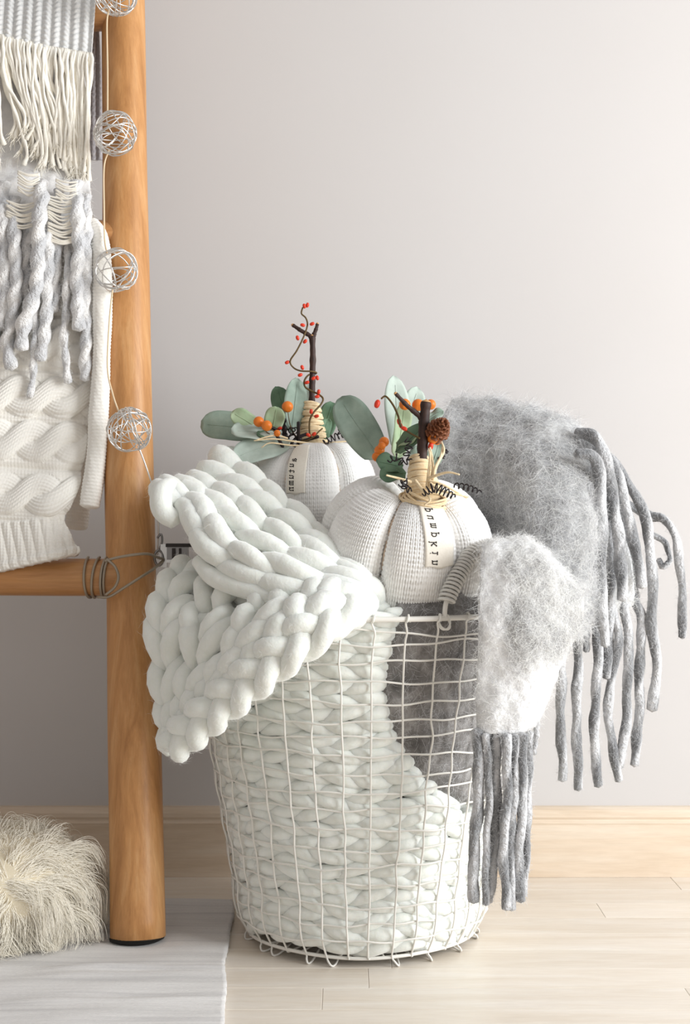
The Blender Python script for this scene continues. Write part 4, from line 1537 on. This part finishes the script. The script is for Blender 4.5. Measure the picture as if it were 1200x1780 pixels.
N = toward_cam(G, grid_normals(G))
px = 600 + G[..., 0] / G[..., 1] * FPX
vline = np.linspace(0, 1, 560)[:, None] * np.ones((1, 250))
py = 890 + (CAMZ - G[..., 2]) / G[..., 1] * FPX
arc = np.concatenate([[0], np.cumsum(np.linalg.norm(np.diff(G[:, 125], axis=0), axis=1))])[:, None] * FPX / 1.71 * np.ones((1, 250))
arc = arc + 372 - 20
yy = py - (px - 20) * 0.05
hgt = np.zeros_like(px)
# ground stitches
colp, rowp = 6.5, 6.0
V1 = np.abs(np.sin(PI * yy / colp)) * (0.5 + 0.5 * np.abs(np.sin(PI * (px / rowp + 0.5 * np.abs((yy / colp) % 1 - 0.5)))))
hgt = 0.0010 * V1
for yc in (498, 592, 688, 765, 858):
    A, wl, hw = 18, 132.0, 23.0
    k = 2 * PI / wl
    ph = 0.6 * yc
    best = np.full_like(px, -1.0)
    for s_ in (1, -1):
        cen = yc + s_ * A * np.cos(k * px + ph)
        q = (yy - cen) / (hw * (0.8 + 0.2 * np.abs(np.sin(k * px + ph))))
        prof = np.sqrt(np.maximum(0, 1 - q * q))
        top = prof * 0.0062 + s_ * 0.0030 * np.sin(k * px + ph) * (prof > 0)
        fine = 0.0011 * np.abs(np.sin(PI * (yy - cen) / 6.2)) * (0.65 + 0.35 * np.abs(np.sin(PI * (px + 0.4 * (yy - cen)) / 5.5)))
        best = np.maximum(best, np.where(prof > 0.02, top + fine, -1))
    fall = np.exp(-(np.maximum(0, np.abs(yy - yc) - 44) / 6) ** 2)
    hgt = np.where(best > -0.5, np.maximum(best, hgt * 0.4 - 0.001), hgt)
    groove = np.exp(-((np.abs(yy - yc) - 47) / 4) ** 2)
    hgt = hgt - 0.0022 * groove
# ribbed hem
hem = np.clip((vline - 0.800) / 0.02, 0, 1)
ribs = 0.0030 * np.abs(np.sin(PI * (px + (py - 900) * -0.22) / 17.0)) ** 0.7 + 0.0009 * np.abs(np.sin(PI * py / 5.5)) + 0.0007 * np.abs(np.sin(PI * px / 6))
hgt = hgt * (1 - hem) + ribs * hem
edge_roll = 0.004 * np.exp(-((vline - 0.985) / 0.012) ** 2)
G2 = G + N * (hgt + edge_roll)[..., None]
V, Q = thick_grid(G2, N, 0.010)
part('sweater_body', V, Q, M['sweater'], sweater)


def sleeve(name, ctrl, half_w, half_t, seed, mat):
    c = PP(ctrl)
    n, sd = 420, 64
    pts = smooth_path(c, n)
    s = np.linspace(0, 1, n)
    T = unit(np.gradient(pts, axis=0))
    X = unit(np.cross(T, np.tile([0, 1.0, 0], (n, 1))))
    Y = np.cross(X, T)
    hw = np.interp(s, [0, .1, .5, .93, 1], np.array(half_w))
    a = np.linspace(0, 2 * PI, sd, endpoint=False)
    L = np.linalg.norm(np.diff(pts, axis=0), axis=1).sum()
    rw = (s * L / 0.0042)[:, None]
    cl = (a * sd / 2 / PI / 4)[None, :]
    bumpy = 0.0008 * np.abs(np.sin(PI * (rw + 0.5 * np.abs(cl % 1 - 0.5)))) + 0.0004 * np.abs(np.sin(PI * 2 * cl))
    wv = 1 + 0.05 * np.sin(s * 17 + seed)[:, None] + 0.03 * vnoise(s[:, None] * 20, a[None, :] * 2, seed)
    end = np.minimum(1, np.sqrt(np.maximum(0, 1 - ((s - 0.985) / 0.015).clip(0, 1) ** 2)) + 0.02)[:, None]
    ex = (hw[:, None] * np.sign(np.cos(a)) * np.abs(np.cos(a)) ** 0.8 * wv) * end
    ey = half_t * np.sin(a)[None, :] * wv * end
    V = pts[:, None] + X[:, None] * ex[..., None] + Y[:, None] * ey[..., None]
    nn = unit(X[:, None] * (np.cos(a) * half_t)[None, :, None] + Y[:, None] * (np.sin(a)[None, :] * hw[:, None])[..., None])
    V = V + nn * (bumpy * end)[..., None]
    V = V.reshape(-1, 3)
    i = np.arange(n - 1)[:, None]
    j = np.arange(sd)[None, :]
    Q = np.stack([i * sd + j, i * sd + (j + 1) % sd, (i + 1) * sd + (j + 1) % sd, (i + 1) * sd + j], -1).reshape(-1, 4)
    V = np.vstack([V, pts[0], pts[-1]])
    jj = np.arange(sd)
    Tr = np.vstack([np.stack([np.full(sd, len(V) - 2), (jj + 1) % sd, jj], 1), np.stack([np.full(sd, len(V) - 1), (n - 1) * sd + jj, (n - 1) * sd + (jj + 1) % sd], 1)])
    return part(name, V, (Q, Tr), mat, sweater)


hw_ = np.array([13, 16, 14.5, 17, 15]) / FPX * 1.72
sleeve('sleeve', [(160, 392, 1.742), (172, 412, 1.730), (177, 455, 1.722), (178, 540, 1.718), (176, 640, 1.715), (172, 720, 1.712), (167, 800, 1.708), (155, 885, 1.703)], hw_, 0.011, 3, M['sweater'])
hw_ = np.array([13, 15, 14, 18, 19]) / FPX * 1.76
sleeve('sleeve', [(140, 420, 1.80), (146, 500, 1.80), (148, 640, 1.79), (146, 760, 1.785), (140, 850, 1.78), (132, 922, 1.775)], hw_, 0.009, 5, M['sweater'])

# ---- pale mohair scarf with thick plied fringe, hung below the waffle scarf
scarf = thing('mohair_scarf', 'pale grey loose-knit scarf with thick twisted fringe between the waffle scarf and sweater', 'scarf', tuple(P(60, 420, 1.75)))
ctrl = [[(-90, -14, 1.815), (-20, -14, 1.815), (60, -14, 1.815), (148, -14, 1.815)],
        [(-90, 10, 1.795), (-20, 10, 1.795), (60, 10, 1.795), (152, 10, 1.795)],
        [(-90, 120, 1.790), (-20, 120, 1.790), (60, 120, 1.790), (154, 120, 1.790)],
        [(-90, 240, 1.782), (-20, 240, 1.780), (60, 240, 1.778), (156, 240, 1.785)],
        [(-90, 300, 1.765), (-20, 300, 1.765), (60, 300, 1.762), (156, 300, 1.770)],
        [(-90, 350, 1.738), (-20, 345, 1.738), (60, 338, 1.735), (158, 350, 1.742)],
        [(-90, 440, 1.712), (-20, 430, 1.712), (60, 425, 1.712), (158, 445, 1.716)]]
sheet('scarf_panel', ctrl, 110, 70, M['pale_mohair'], 0.004, scarf, 0.003, 41, [(6000, M['hair_white'], 0.00008)], 0.016)
# open laddered edge: thin horizontal threads between the fringe bundles
rl = np.random.default_rng(17)
lace_zone = [(14, 62, 352, 396), (86, 130, 345, 424), (34, 66, 300, 338), (100, 132, 315, 350)]
for (x0, x1, ya, yb) in lace_zone:
    y = ya
    while y < yb:
        bow = 6 * math.sin((y - ya) / (yb - ya) * PI)
        pts = smooth_path(PP([(x0 - 3, y - 5 + rl.normal(0, 1.5), 1.705), ((x0 + x1) / 2, y + 4 + rl.normal(0, 1.5) + bow * .4, 1.703), (x1 + 3, y + rl.normal(0, 2), 1.705)]), 16)
        tpart('lace_thread', tube(pts, 0.0012, 5), M['cream'], scarf)
        y += rl.uniform(3.8, 5.2)
ps = M['pale_strand']
pal = [([(4, 320), (4, 380), (8, 440), (10, 500), (2, 570)], 26, 1.712), ([(24, 345), (24, 400), (28, 470), (24, 540), (13, 590), (20, 640)], 21, 1.706),
       ([(46, 370), (45, 420), (47, 470), (44, 525)], 18, 1.717), ([(72, 318), (71, 350), (67, 420), (66, 480), (54, 530), (40, 570), (36, 606)], 24, 1.699),
       ([(88, 370), (85, 430), (82, 500), (80, 560), (70, 625)], 20, 1.706), ([(102, 330), (100, 400), (98, 470), (96, 540)], 16, 1.714),
       ([(118, 410), (118, 470), (114, 540), (112, 600), (119, 665)], 13, 1.708), ([(133, 318), (134, 360), (137, 430), (134, 500), (138, 572)], 22, 1.704),
       ([(150, 340), (150, 430), (148, 520), (150, 600), (147, 660)], 19, 1.712), ([(-14, 330), (-14, 420), (-10, 520), (-16, 600)], 24, 1.709), ([(58, 390), (60, 460), (62, 540), (58, 640), (52, 690)], 12, 1.708)]
for k, (pp, wpx, d) in enumerate(pal):
    c = [(x, y, d if i_ else d + 0.020) for i_, (x, y) in enumerate(pp)]
    fringe(c, wpx, scarf, ps, 140 + k, hm=M['hair_white'], pitch=0.052, lob=0.20)

# ---- grey waffle-knit scarf with cream fringe on the top rung
waf = thing('waffle_scarf', 'light grey waffle-knit scarf with long cream fringe over the top rung', 'scarf', tuple(P(60, 95, 1.78)))
ctrl = [[(-90, -12, 1.850), (0, -12, 1.850), (80, -12, 1.850), (165, -12, 1.850)],
        [(-90, -26, 1.825), (0, -26, 1.825), (80, -26, 1.825), (166, -26, 1.825)],
        [(-90, -8, 1.790), (0, -8, 1.790), (80, -8, 1.790), (167, -8, 1.792)],
        [(-90, 40, 1.778), (0, 38, 1.776), (80, 45, 1.776), (163, 50, 1.782)],
        [(-90, 66, 1.775), (0, 72, 1.773), (80, 92, 1.773), (159, 106, 1.780)]]
G = grid_interp(np.array([PP(rw) for rw in ctrl]), 160, 260)
N = toward_cam(G, grid_normals(G))
px = 600 + G[..., 0] / G[..., 1] * FPX
arc = np.cumsum(np.concatenate([np.zeros((1, 260)), np.linalg.norm(np.diff(G, axis=0), axis=2)], 0), 0) * FPX / 1.79
colw = np.abs(np.sin(PI * (px + 0.06 * arc) / 16.5)) ** 1.2
bead = np.abs(np.sin(PI * (arc / 9.0 + 0.35 * np.sin(px / 5.3))))
h = 0.0052 * colw * (0.6 + 0.4 * bead) + 0.0012 * bead * (1 - colw)
V, Q = thick_grid(G + N * h[..., None], N, 0.006)
part('scarf_panel', V, Q, M['waffle'], waf)
# the half that hangs behind the rung
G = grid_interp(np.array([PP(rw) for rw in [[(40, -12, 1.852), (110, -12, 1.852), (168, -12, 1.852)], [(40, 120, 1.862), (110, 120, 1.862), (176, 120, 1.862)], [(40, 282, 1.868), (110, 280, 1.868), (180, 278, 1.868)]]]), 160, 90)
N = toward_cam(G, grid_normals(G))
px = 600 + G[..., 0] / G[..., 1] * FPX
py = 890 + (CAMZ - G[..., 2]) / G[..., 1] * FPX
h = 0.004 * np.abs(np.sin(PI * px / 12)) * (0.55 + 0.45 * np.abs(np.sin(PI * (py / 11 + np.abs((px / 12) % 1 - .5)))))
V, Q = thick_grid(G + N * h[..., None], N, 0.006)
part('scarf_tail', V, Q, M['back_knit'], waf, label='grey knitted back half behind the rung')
rf = np.random.default_rng(23)
for i in range(76):
    x0 = -25 + 182 * (i + rf.uniform(-.3, .3)) / 75
    yb = np.interp(x0, [-25, 0, 80, 159], [68, 70, 90, 103])
    if x0 < 85:
        dx = rf.uniform(0, 55) * (0.4 + 0.6 * (x0 > -10))
        ye = rf.uniform(215, 292)
        x1 = min(x0 + dx, 128)
    elif x0 < 118:
        dx = rf.uniform(-8, 18)
        x1, ye = x0 + dx, rf.uniform(235, 315)
    else:
        x1, ye = min(x0 + rf.uniform(-6, 6), 156), rf.uniform(270, 345)
    d = 1.768 - rf.uniform(0, 0.008)
    ym = yb + (ye - yb) * 0.45
    c = [(x0, yb - 10, 1.772), (x0 + rf.normal(0, 2), yb + 12, d), (x0 + (x1 - x0) * 0.38 + rf.normal(0, 5), ym, d - 0.004), (x1 + rf.normal(0, 3), ye - 28, d - 0.004), (x1 + rf.normal(0, 4), ye, d - 0.003)]
    pts = smooth_path(PP(c), 40)
    s = np.linspace(0, 1, 40)
    rad = rf.uniform(2.4, 3.7) / FPX * 1.77
    tw = 36
    V = tube(pts, rad * np.interp(s, [0, .9, 1], [1, 1, 1.25]), 8, shape=lambda a, i_: 1 + 0.2 * np.cos(2 * a - i_ * 0.8))
    o = tpart('fringe_strand', V, M['cream'], waf)
    if i % 2 == 0:
        e = pts[-1]
        k = 14
        p = np.tile(pts[-2], (k, 1)) + rf.normal(0, 0.001, (k, 3))
        dr = unit(pts[-1] - pts[-6]) + rf.normal(0, 0.35, (k, 3))
        H = np.stack([p, p + dr * 0.006, p + dr * 0.011 + rf.normal(0, .0015, (k, 3))], 1)
        hair('frayed_end', H, np.array([0.0004, 0.0004, 0.0002]), M['cream'], o)


# ================================================================== STRING OF WIRE BALLS
string = thing('wire_ball_string_light', 'string of silver wire balls on pale thread hanging down the ladder rail', 'string light', tuple(P(225, 770, 1.69)))
balls = [(201, -12, 1.755, 38), (200, 232, 1.735, 37), (202, 470, 1.705, 37), (225, 747, 1.664, 38)]
for bi, (x, y, d, rp) in enumerate(balls):
    rb = np.random.default_rng(200 + bi)
    c = P(x, y, d)
    Rb = rp / FPX * d
    items = []
    for k in range(15):
        ax = unit(rb.normal(size=3))
        u_ = unit(np.cross(ax, rb.normal(size=3)))
        v_ = np.cross(ax, u_)
        off = rb.uniform(-0.45, 0.45)
        t = np.linspace(0, 2 * PI, 48, endpoint=False)
        rr_ = math.sqrt(1 - off * off)
        ring = c + Rb * (ax * (off + 0.10 * np.sin(t * 2 + k))[:, None] + rr_ * (np.cos(t)[:, None] * u_ + np.sin(t)[:, None] * v_)) * (1 + 0.02 * np.sin(t * 5 + k))[:, None]
        items.append(tube(ring, 0.00072, 6, closed=True))
    tpart('wire_ball', join(items), M['silver'], string)
for ctrl in [[(190, 15, 1.75), (186, 40, 1.752), (187, 120, 1.748), (187, 200, 1.738)],
             [(190, 260, 1.733), (181, 290, 1.735), (181, 360, 1.725), (182, 415, 1.712), (186, 440, 1.70)],
             [(196, 500, 1.695), (190, 560, 1.690), (187, 640, 1.688), (196, 685, 1.675), (206, 715, 1.668)],
             [(240, 775, 1.664), (250, 800, 1.668), (262, 835, 1.675), (272, 870, 1.69), (276, 920, 1.70), (274, 965, 1.705)]]:
    pts = smooth_path(PP(ctrl), 40)
    tpart('thread', tube(pts, 0.0010, 6), M['thread'] if ctrl[0][1] < 700 else M['silver'], string)

# ================================================================== BINDING WIRE AND CLAMP AT THE JOINT
bind = thing('binding_wire', 'grey-brown wire wound round the lower rung where it meets the rail', 'wire', tuple(P(180, 1040, 1.68)))
rc = rail_c(0.4217)
cx = lambda p_: (p_ - 600) / FPX * 1.68
items_c = []
for (xt, xb) in [(150, 158), (170, 162), (183, 180), (188, 186)]:
    t = np.linspace(-0.35 * PI, 1.35 * PI, 40)
    # over the front of the rung from top to bottom
    R0 = 0.0222 + 0.0022
    ctr = np.array([0, rc[1] - 0.004, 0.4217])
    tt_ = np.linspace(0.55 * PI, 1.75 * PI, 36)
    f = (tt_ - tt_[0]) / (tt_[-1] - tt_[0])
    xx = cx(xt) + (cx(xb) - cx(xt)) * f - 0.004 * np.sin(f * PI)
    pts = np.stack([xx, ctr[1] + R0 * np.cos(tt_), ctr[2] + R0 * np.sin(tt_)], 1)
    tpart('wire_loop', tube(pts, 0.0017, 7), M['binding'], bind)
front = rc[1] - 0.0305 - 0.003
for ctrl in [[(183, 975, 1.665), (205, 969, 1.660), (235, 964, 1.658), (258, 963, 1.664), (272, 968, 1.676), (284, 972, 1.69)],
             [(170, 1038, 1.672), (190, 1037, 1.664), (215, 1022, 1.657), (245, 1003, 1.658), (268, 988, 1.672), (284, 974, 1.69)],
             [(186, 972, 1.664), (200, 985, 1.658), (206, 1003, 1.657), (200, 1020, 1.658), (184, 1034, 1.664)]]:
    pts = smooth_path(PP(ctrl), 50)
    tpart('wire_span', tube(pts, 0.0017, 7), M['binding'], bind)

clamp = thing('wire_clamp', 'small grey metal clamp tying the ladder wire beside the chunky blanket', 'clamp', tuple(P(300, 980, 1.70)))


def pbox(x0, x1, y0, y1, d0, d1):
    a, b = P(x0, y1, d0), P(x1, y0, d0)
    return box(a[0], b[0], d0, d1, a[2], b[2])


for nm, (x0, x1, y0, y1, d0, d1), mt in [('clamp_plate', (279, 290, 946, 986, 1.692, 1.70), 'silver'), ('clamp_body', (290, 326, 950, 974, 1.690, 1.706), 'clamp'),
                                        ('clamp_slot', (299, 305, 953, 971, 1.688, 1.704), 'clamp_dark'), ('clamp_slot', (311, 315, 953, 971, 1.688, 1.704), 'clamp_dark'),
                                        ('clamp_lip', (288, 332, 945, 951, 1.689, 1.706), 'clamp_dark'), ('clamp_lip', (288, 330, 973, 978, 1.689, 1.706), 'silver')]:
    V, F = pbox(x0, x1, y0, y1, d0, d1)
    part(nm, V, F, M[mt], clamp, smooth=False)
t = np.linspace(0, 2 * PI, 24, endpoint=False)
cc = P(276, 970, 1.692)
ring = cc + np.stack([0.005 * np.cos(t), 0.001 * np.sin(t * 2), 0.009 * np.sin(t)], 1)
tpart('clamp_ring', tube(ring, 0.0016, 7, closed=True), M['clamp'], clamp)
pts = smooth_path(PP([(274, 935, 1.70), (280, 928, 1.70), (282, 940, 1.698), (278, 955, 1.695)]), 20)
tpart('clamp_pin', tube(pts, 0.0014, 6), M['clamp'], clamp)

# ================================================================== FUR POUF
fc = np.array([-0.418, 1.655, 0.070])
fr = np.array([0.116, 0.108, 0.060])
pouf = thing('fur_pouf', 'cream long-haired sheepskin pouf on the floor beside the ladder foot', 'pouf', (fc[0], fc[1], 0.006))
n, m = 40, 60
fi = np.linspace(0.03, PI - 0.03, n)
th = np.arange(m) / m * 2 * PI
FI, TH = np.meshgrid(fi, th, indexing='ij')


def fur_surf(FI, TH):
    e = 0.85
    sx = np.sign(np.sin(FI)) * np.abs(np.sin(FI)) ** e
    sz = np.sign(np.cos(FI)) * np.abs(np.cos(FI)) ** e
    lump = 1 + 0.04 * np.sin(TH * 3 + FI * 2) + 0.03 * np.sin(TH * 5 - FI * 4)
    return np.stack([fc[0] + fr[0] * sx * np.cos(TH) * lump, fc[1] + fr[1] * sx * np.sin(TH) * lump, fc[2] + fr[2] * sz], -1)


G = fur_surf(FI, TH)
V = G.reshape(-1, 3)
i = np.arange(n - 1)[:, None]
j = np.arange(m)[None, :]
Q = np.stack([i * m + j, (i + 1) * m + j, (i + 1) * m + (j + 1) % m, i * m + (j + 1) % m], -1).reshape(-1, 4)
jj = np.arange(m)
V = np.vstack([V, G[0].mean(0), G[-1].mean(0)])
Tr = np.vstack([np.stack([np.full(m, len(V) - 2), jj, (jj + 1) % m], 1), np.stack([np.full(m, len(V) - 1), (n - 1) * m + (jj + 1) % m, (n - 1) * m + jj], 1)])
part('pouf_body', V, (Q, Tr), M['fur_skin'], pouf)
rh = np.random.default_rng(55)
NH = 26000
fi = np.arccos(rh.uniform(-0.75, 1, NH))
th = rh.uniform(0, 2 * PI, NH)
p = fur_surf(fi, th)
nn = unit((p - fc) / fr ** 2)
whorl = P(12, 1545, 1.55)
# clumps
ncl = 520
cfi, cth = np.arccos(rh.uniform(-0.75, 1, ncl)), rh.uniform(0, 2 * PI, ncl)
cpos = fur_surf(cfi, cth)
cid = np.array([np.argmin(((cpos - q_) ** 2).sum(1)) for q_ in p])


def flow(q_, nrm):
    v = q_ - whorl
    v = v - nrm * np.sum(v * nrm, -1, keepdims=True)
    return unit(v)


cn = unit((cpos - fc) / fr ** 2)
cdir = unit(flow(cpos, cn) + 0.28 * rh.normal(size=(ncl, 3)) + cn * 0.20 + np.array([0, 0, -0.22]))
cbend = rh.normal(0, 0.75, (ncl, 3))
clen = rh.uniform(0.038, 0.075, ncl)
K = 9
H = np.zeros((NH, K, 3))
H[:, 0] = p
x = p.copy()
d = unit(cdir[cid] + 0.22 * rh.normal(size=(NH, 3)))
L = clen[cid] * rh.uniform(0.7, 1.15, NH)
# clump targets
ctip = np.zeros((ncl, K, 3))
cx_ = cpos.copy()
cd_ = cdir.copy()
ctip[:, 0] = cx_
for k in range(1, K):
    cd_ = unit(cd_ + cbend * 0.16 * k / K + np.array([0, 0, -0.55]) * k / K)
    cx_ = cx_ + cd_ * (clen / (K - 1))[:, None]
    cx_[:, 2] = np.maximum(cx_[:, 2], 0.012)
    ctip[:, k] = cx_
for k in range(1, K):
    d = unit(d + cbend[cid] * 0.16 * k / K + np.array([0, 0, -0.55]) * k / K + rh.normal(0, 0.07, (NH, 3)))
    x = x + d * (L / (K - 1))[:, None]
    y = x + (ctip[cid, k] - x) * (0.55 * k / K)
    y[:, 2] = np.maximum(y[:, 2], 0.010)
    H[:, k] = y
# wavy locks, curling at the tips
ph0, frq = rh.uniform(0, 2 * PI, ncl), rh.uniform(5, 9, ncl)
e1 = unit(np.cross(cdir, [0.3, 0.2, 1.0]))
e2 = np.cross(cdir, e1)
for k in range(1, K):
    tk = k / (K - 1)
    am = 0.0055 * tk ** 1.3
    H[:, k] += am * (np.cos(ph0 + frq * tk)[cid][:, None] * e1[cid] + np.sin(ph0 + frq * tk)[cid][:, None] * e2[cid])
H[..., 2] = np.maximum(H[..., 2], 0.010)
# keep the hair out of the ladder rail
rcx = F0[0] + DIR[0] * H[..., 2]
rcy = F0[1] + DIR[1] * H[..., 2]
dx_, dy_ = H[..., 0] - rcx, H[..., 1] - rcy
dist = np.sqrt(dx_ ** 2 + dy_ ** 2)

push = np.maximum(0, 0.0345 - dist) / np.maximum(dist, 1e-6)
H[..., 0] += dx_ * push
H[..., 1] += dy_ * push
hair('fur', H, np.linspace(1, 0.35, K) * 0.00030, M['fur'], pouf)
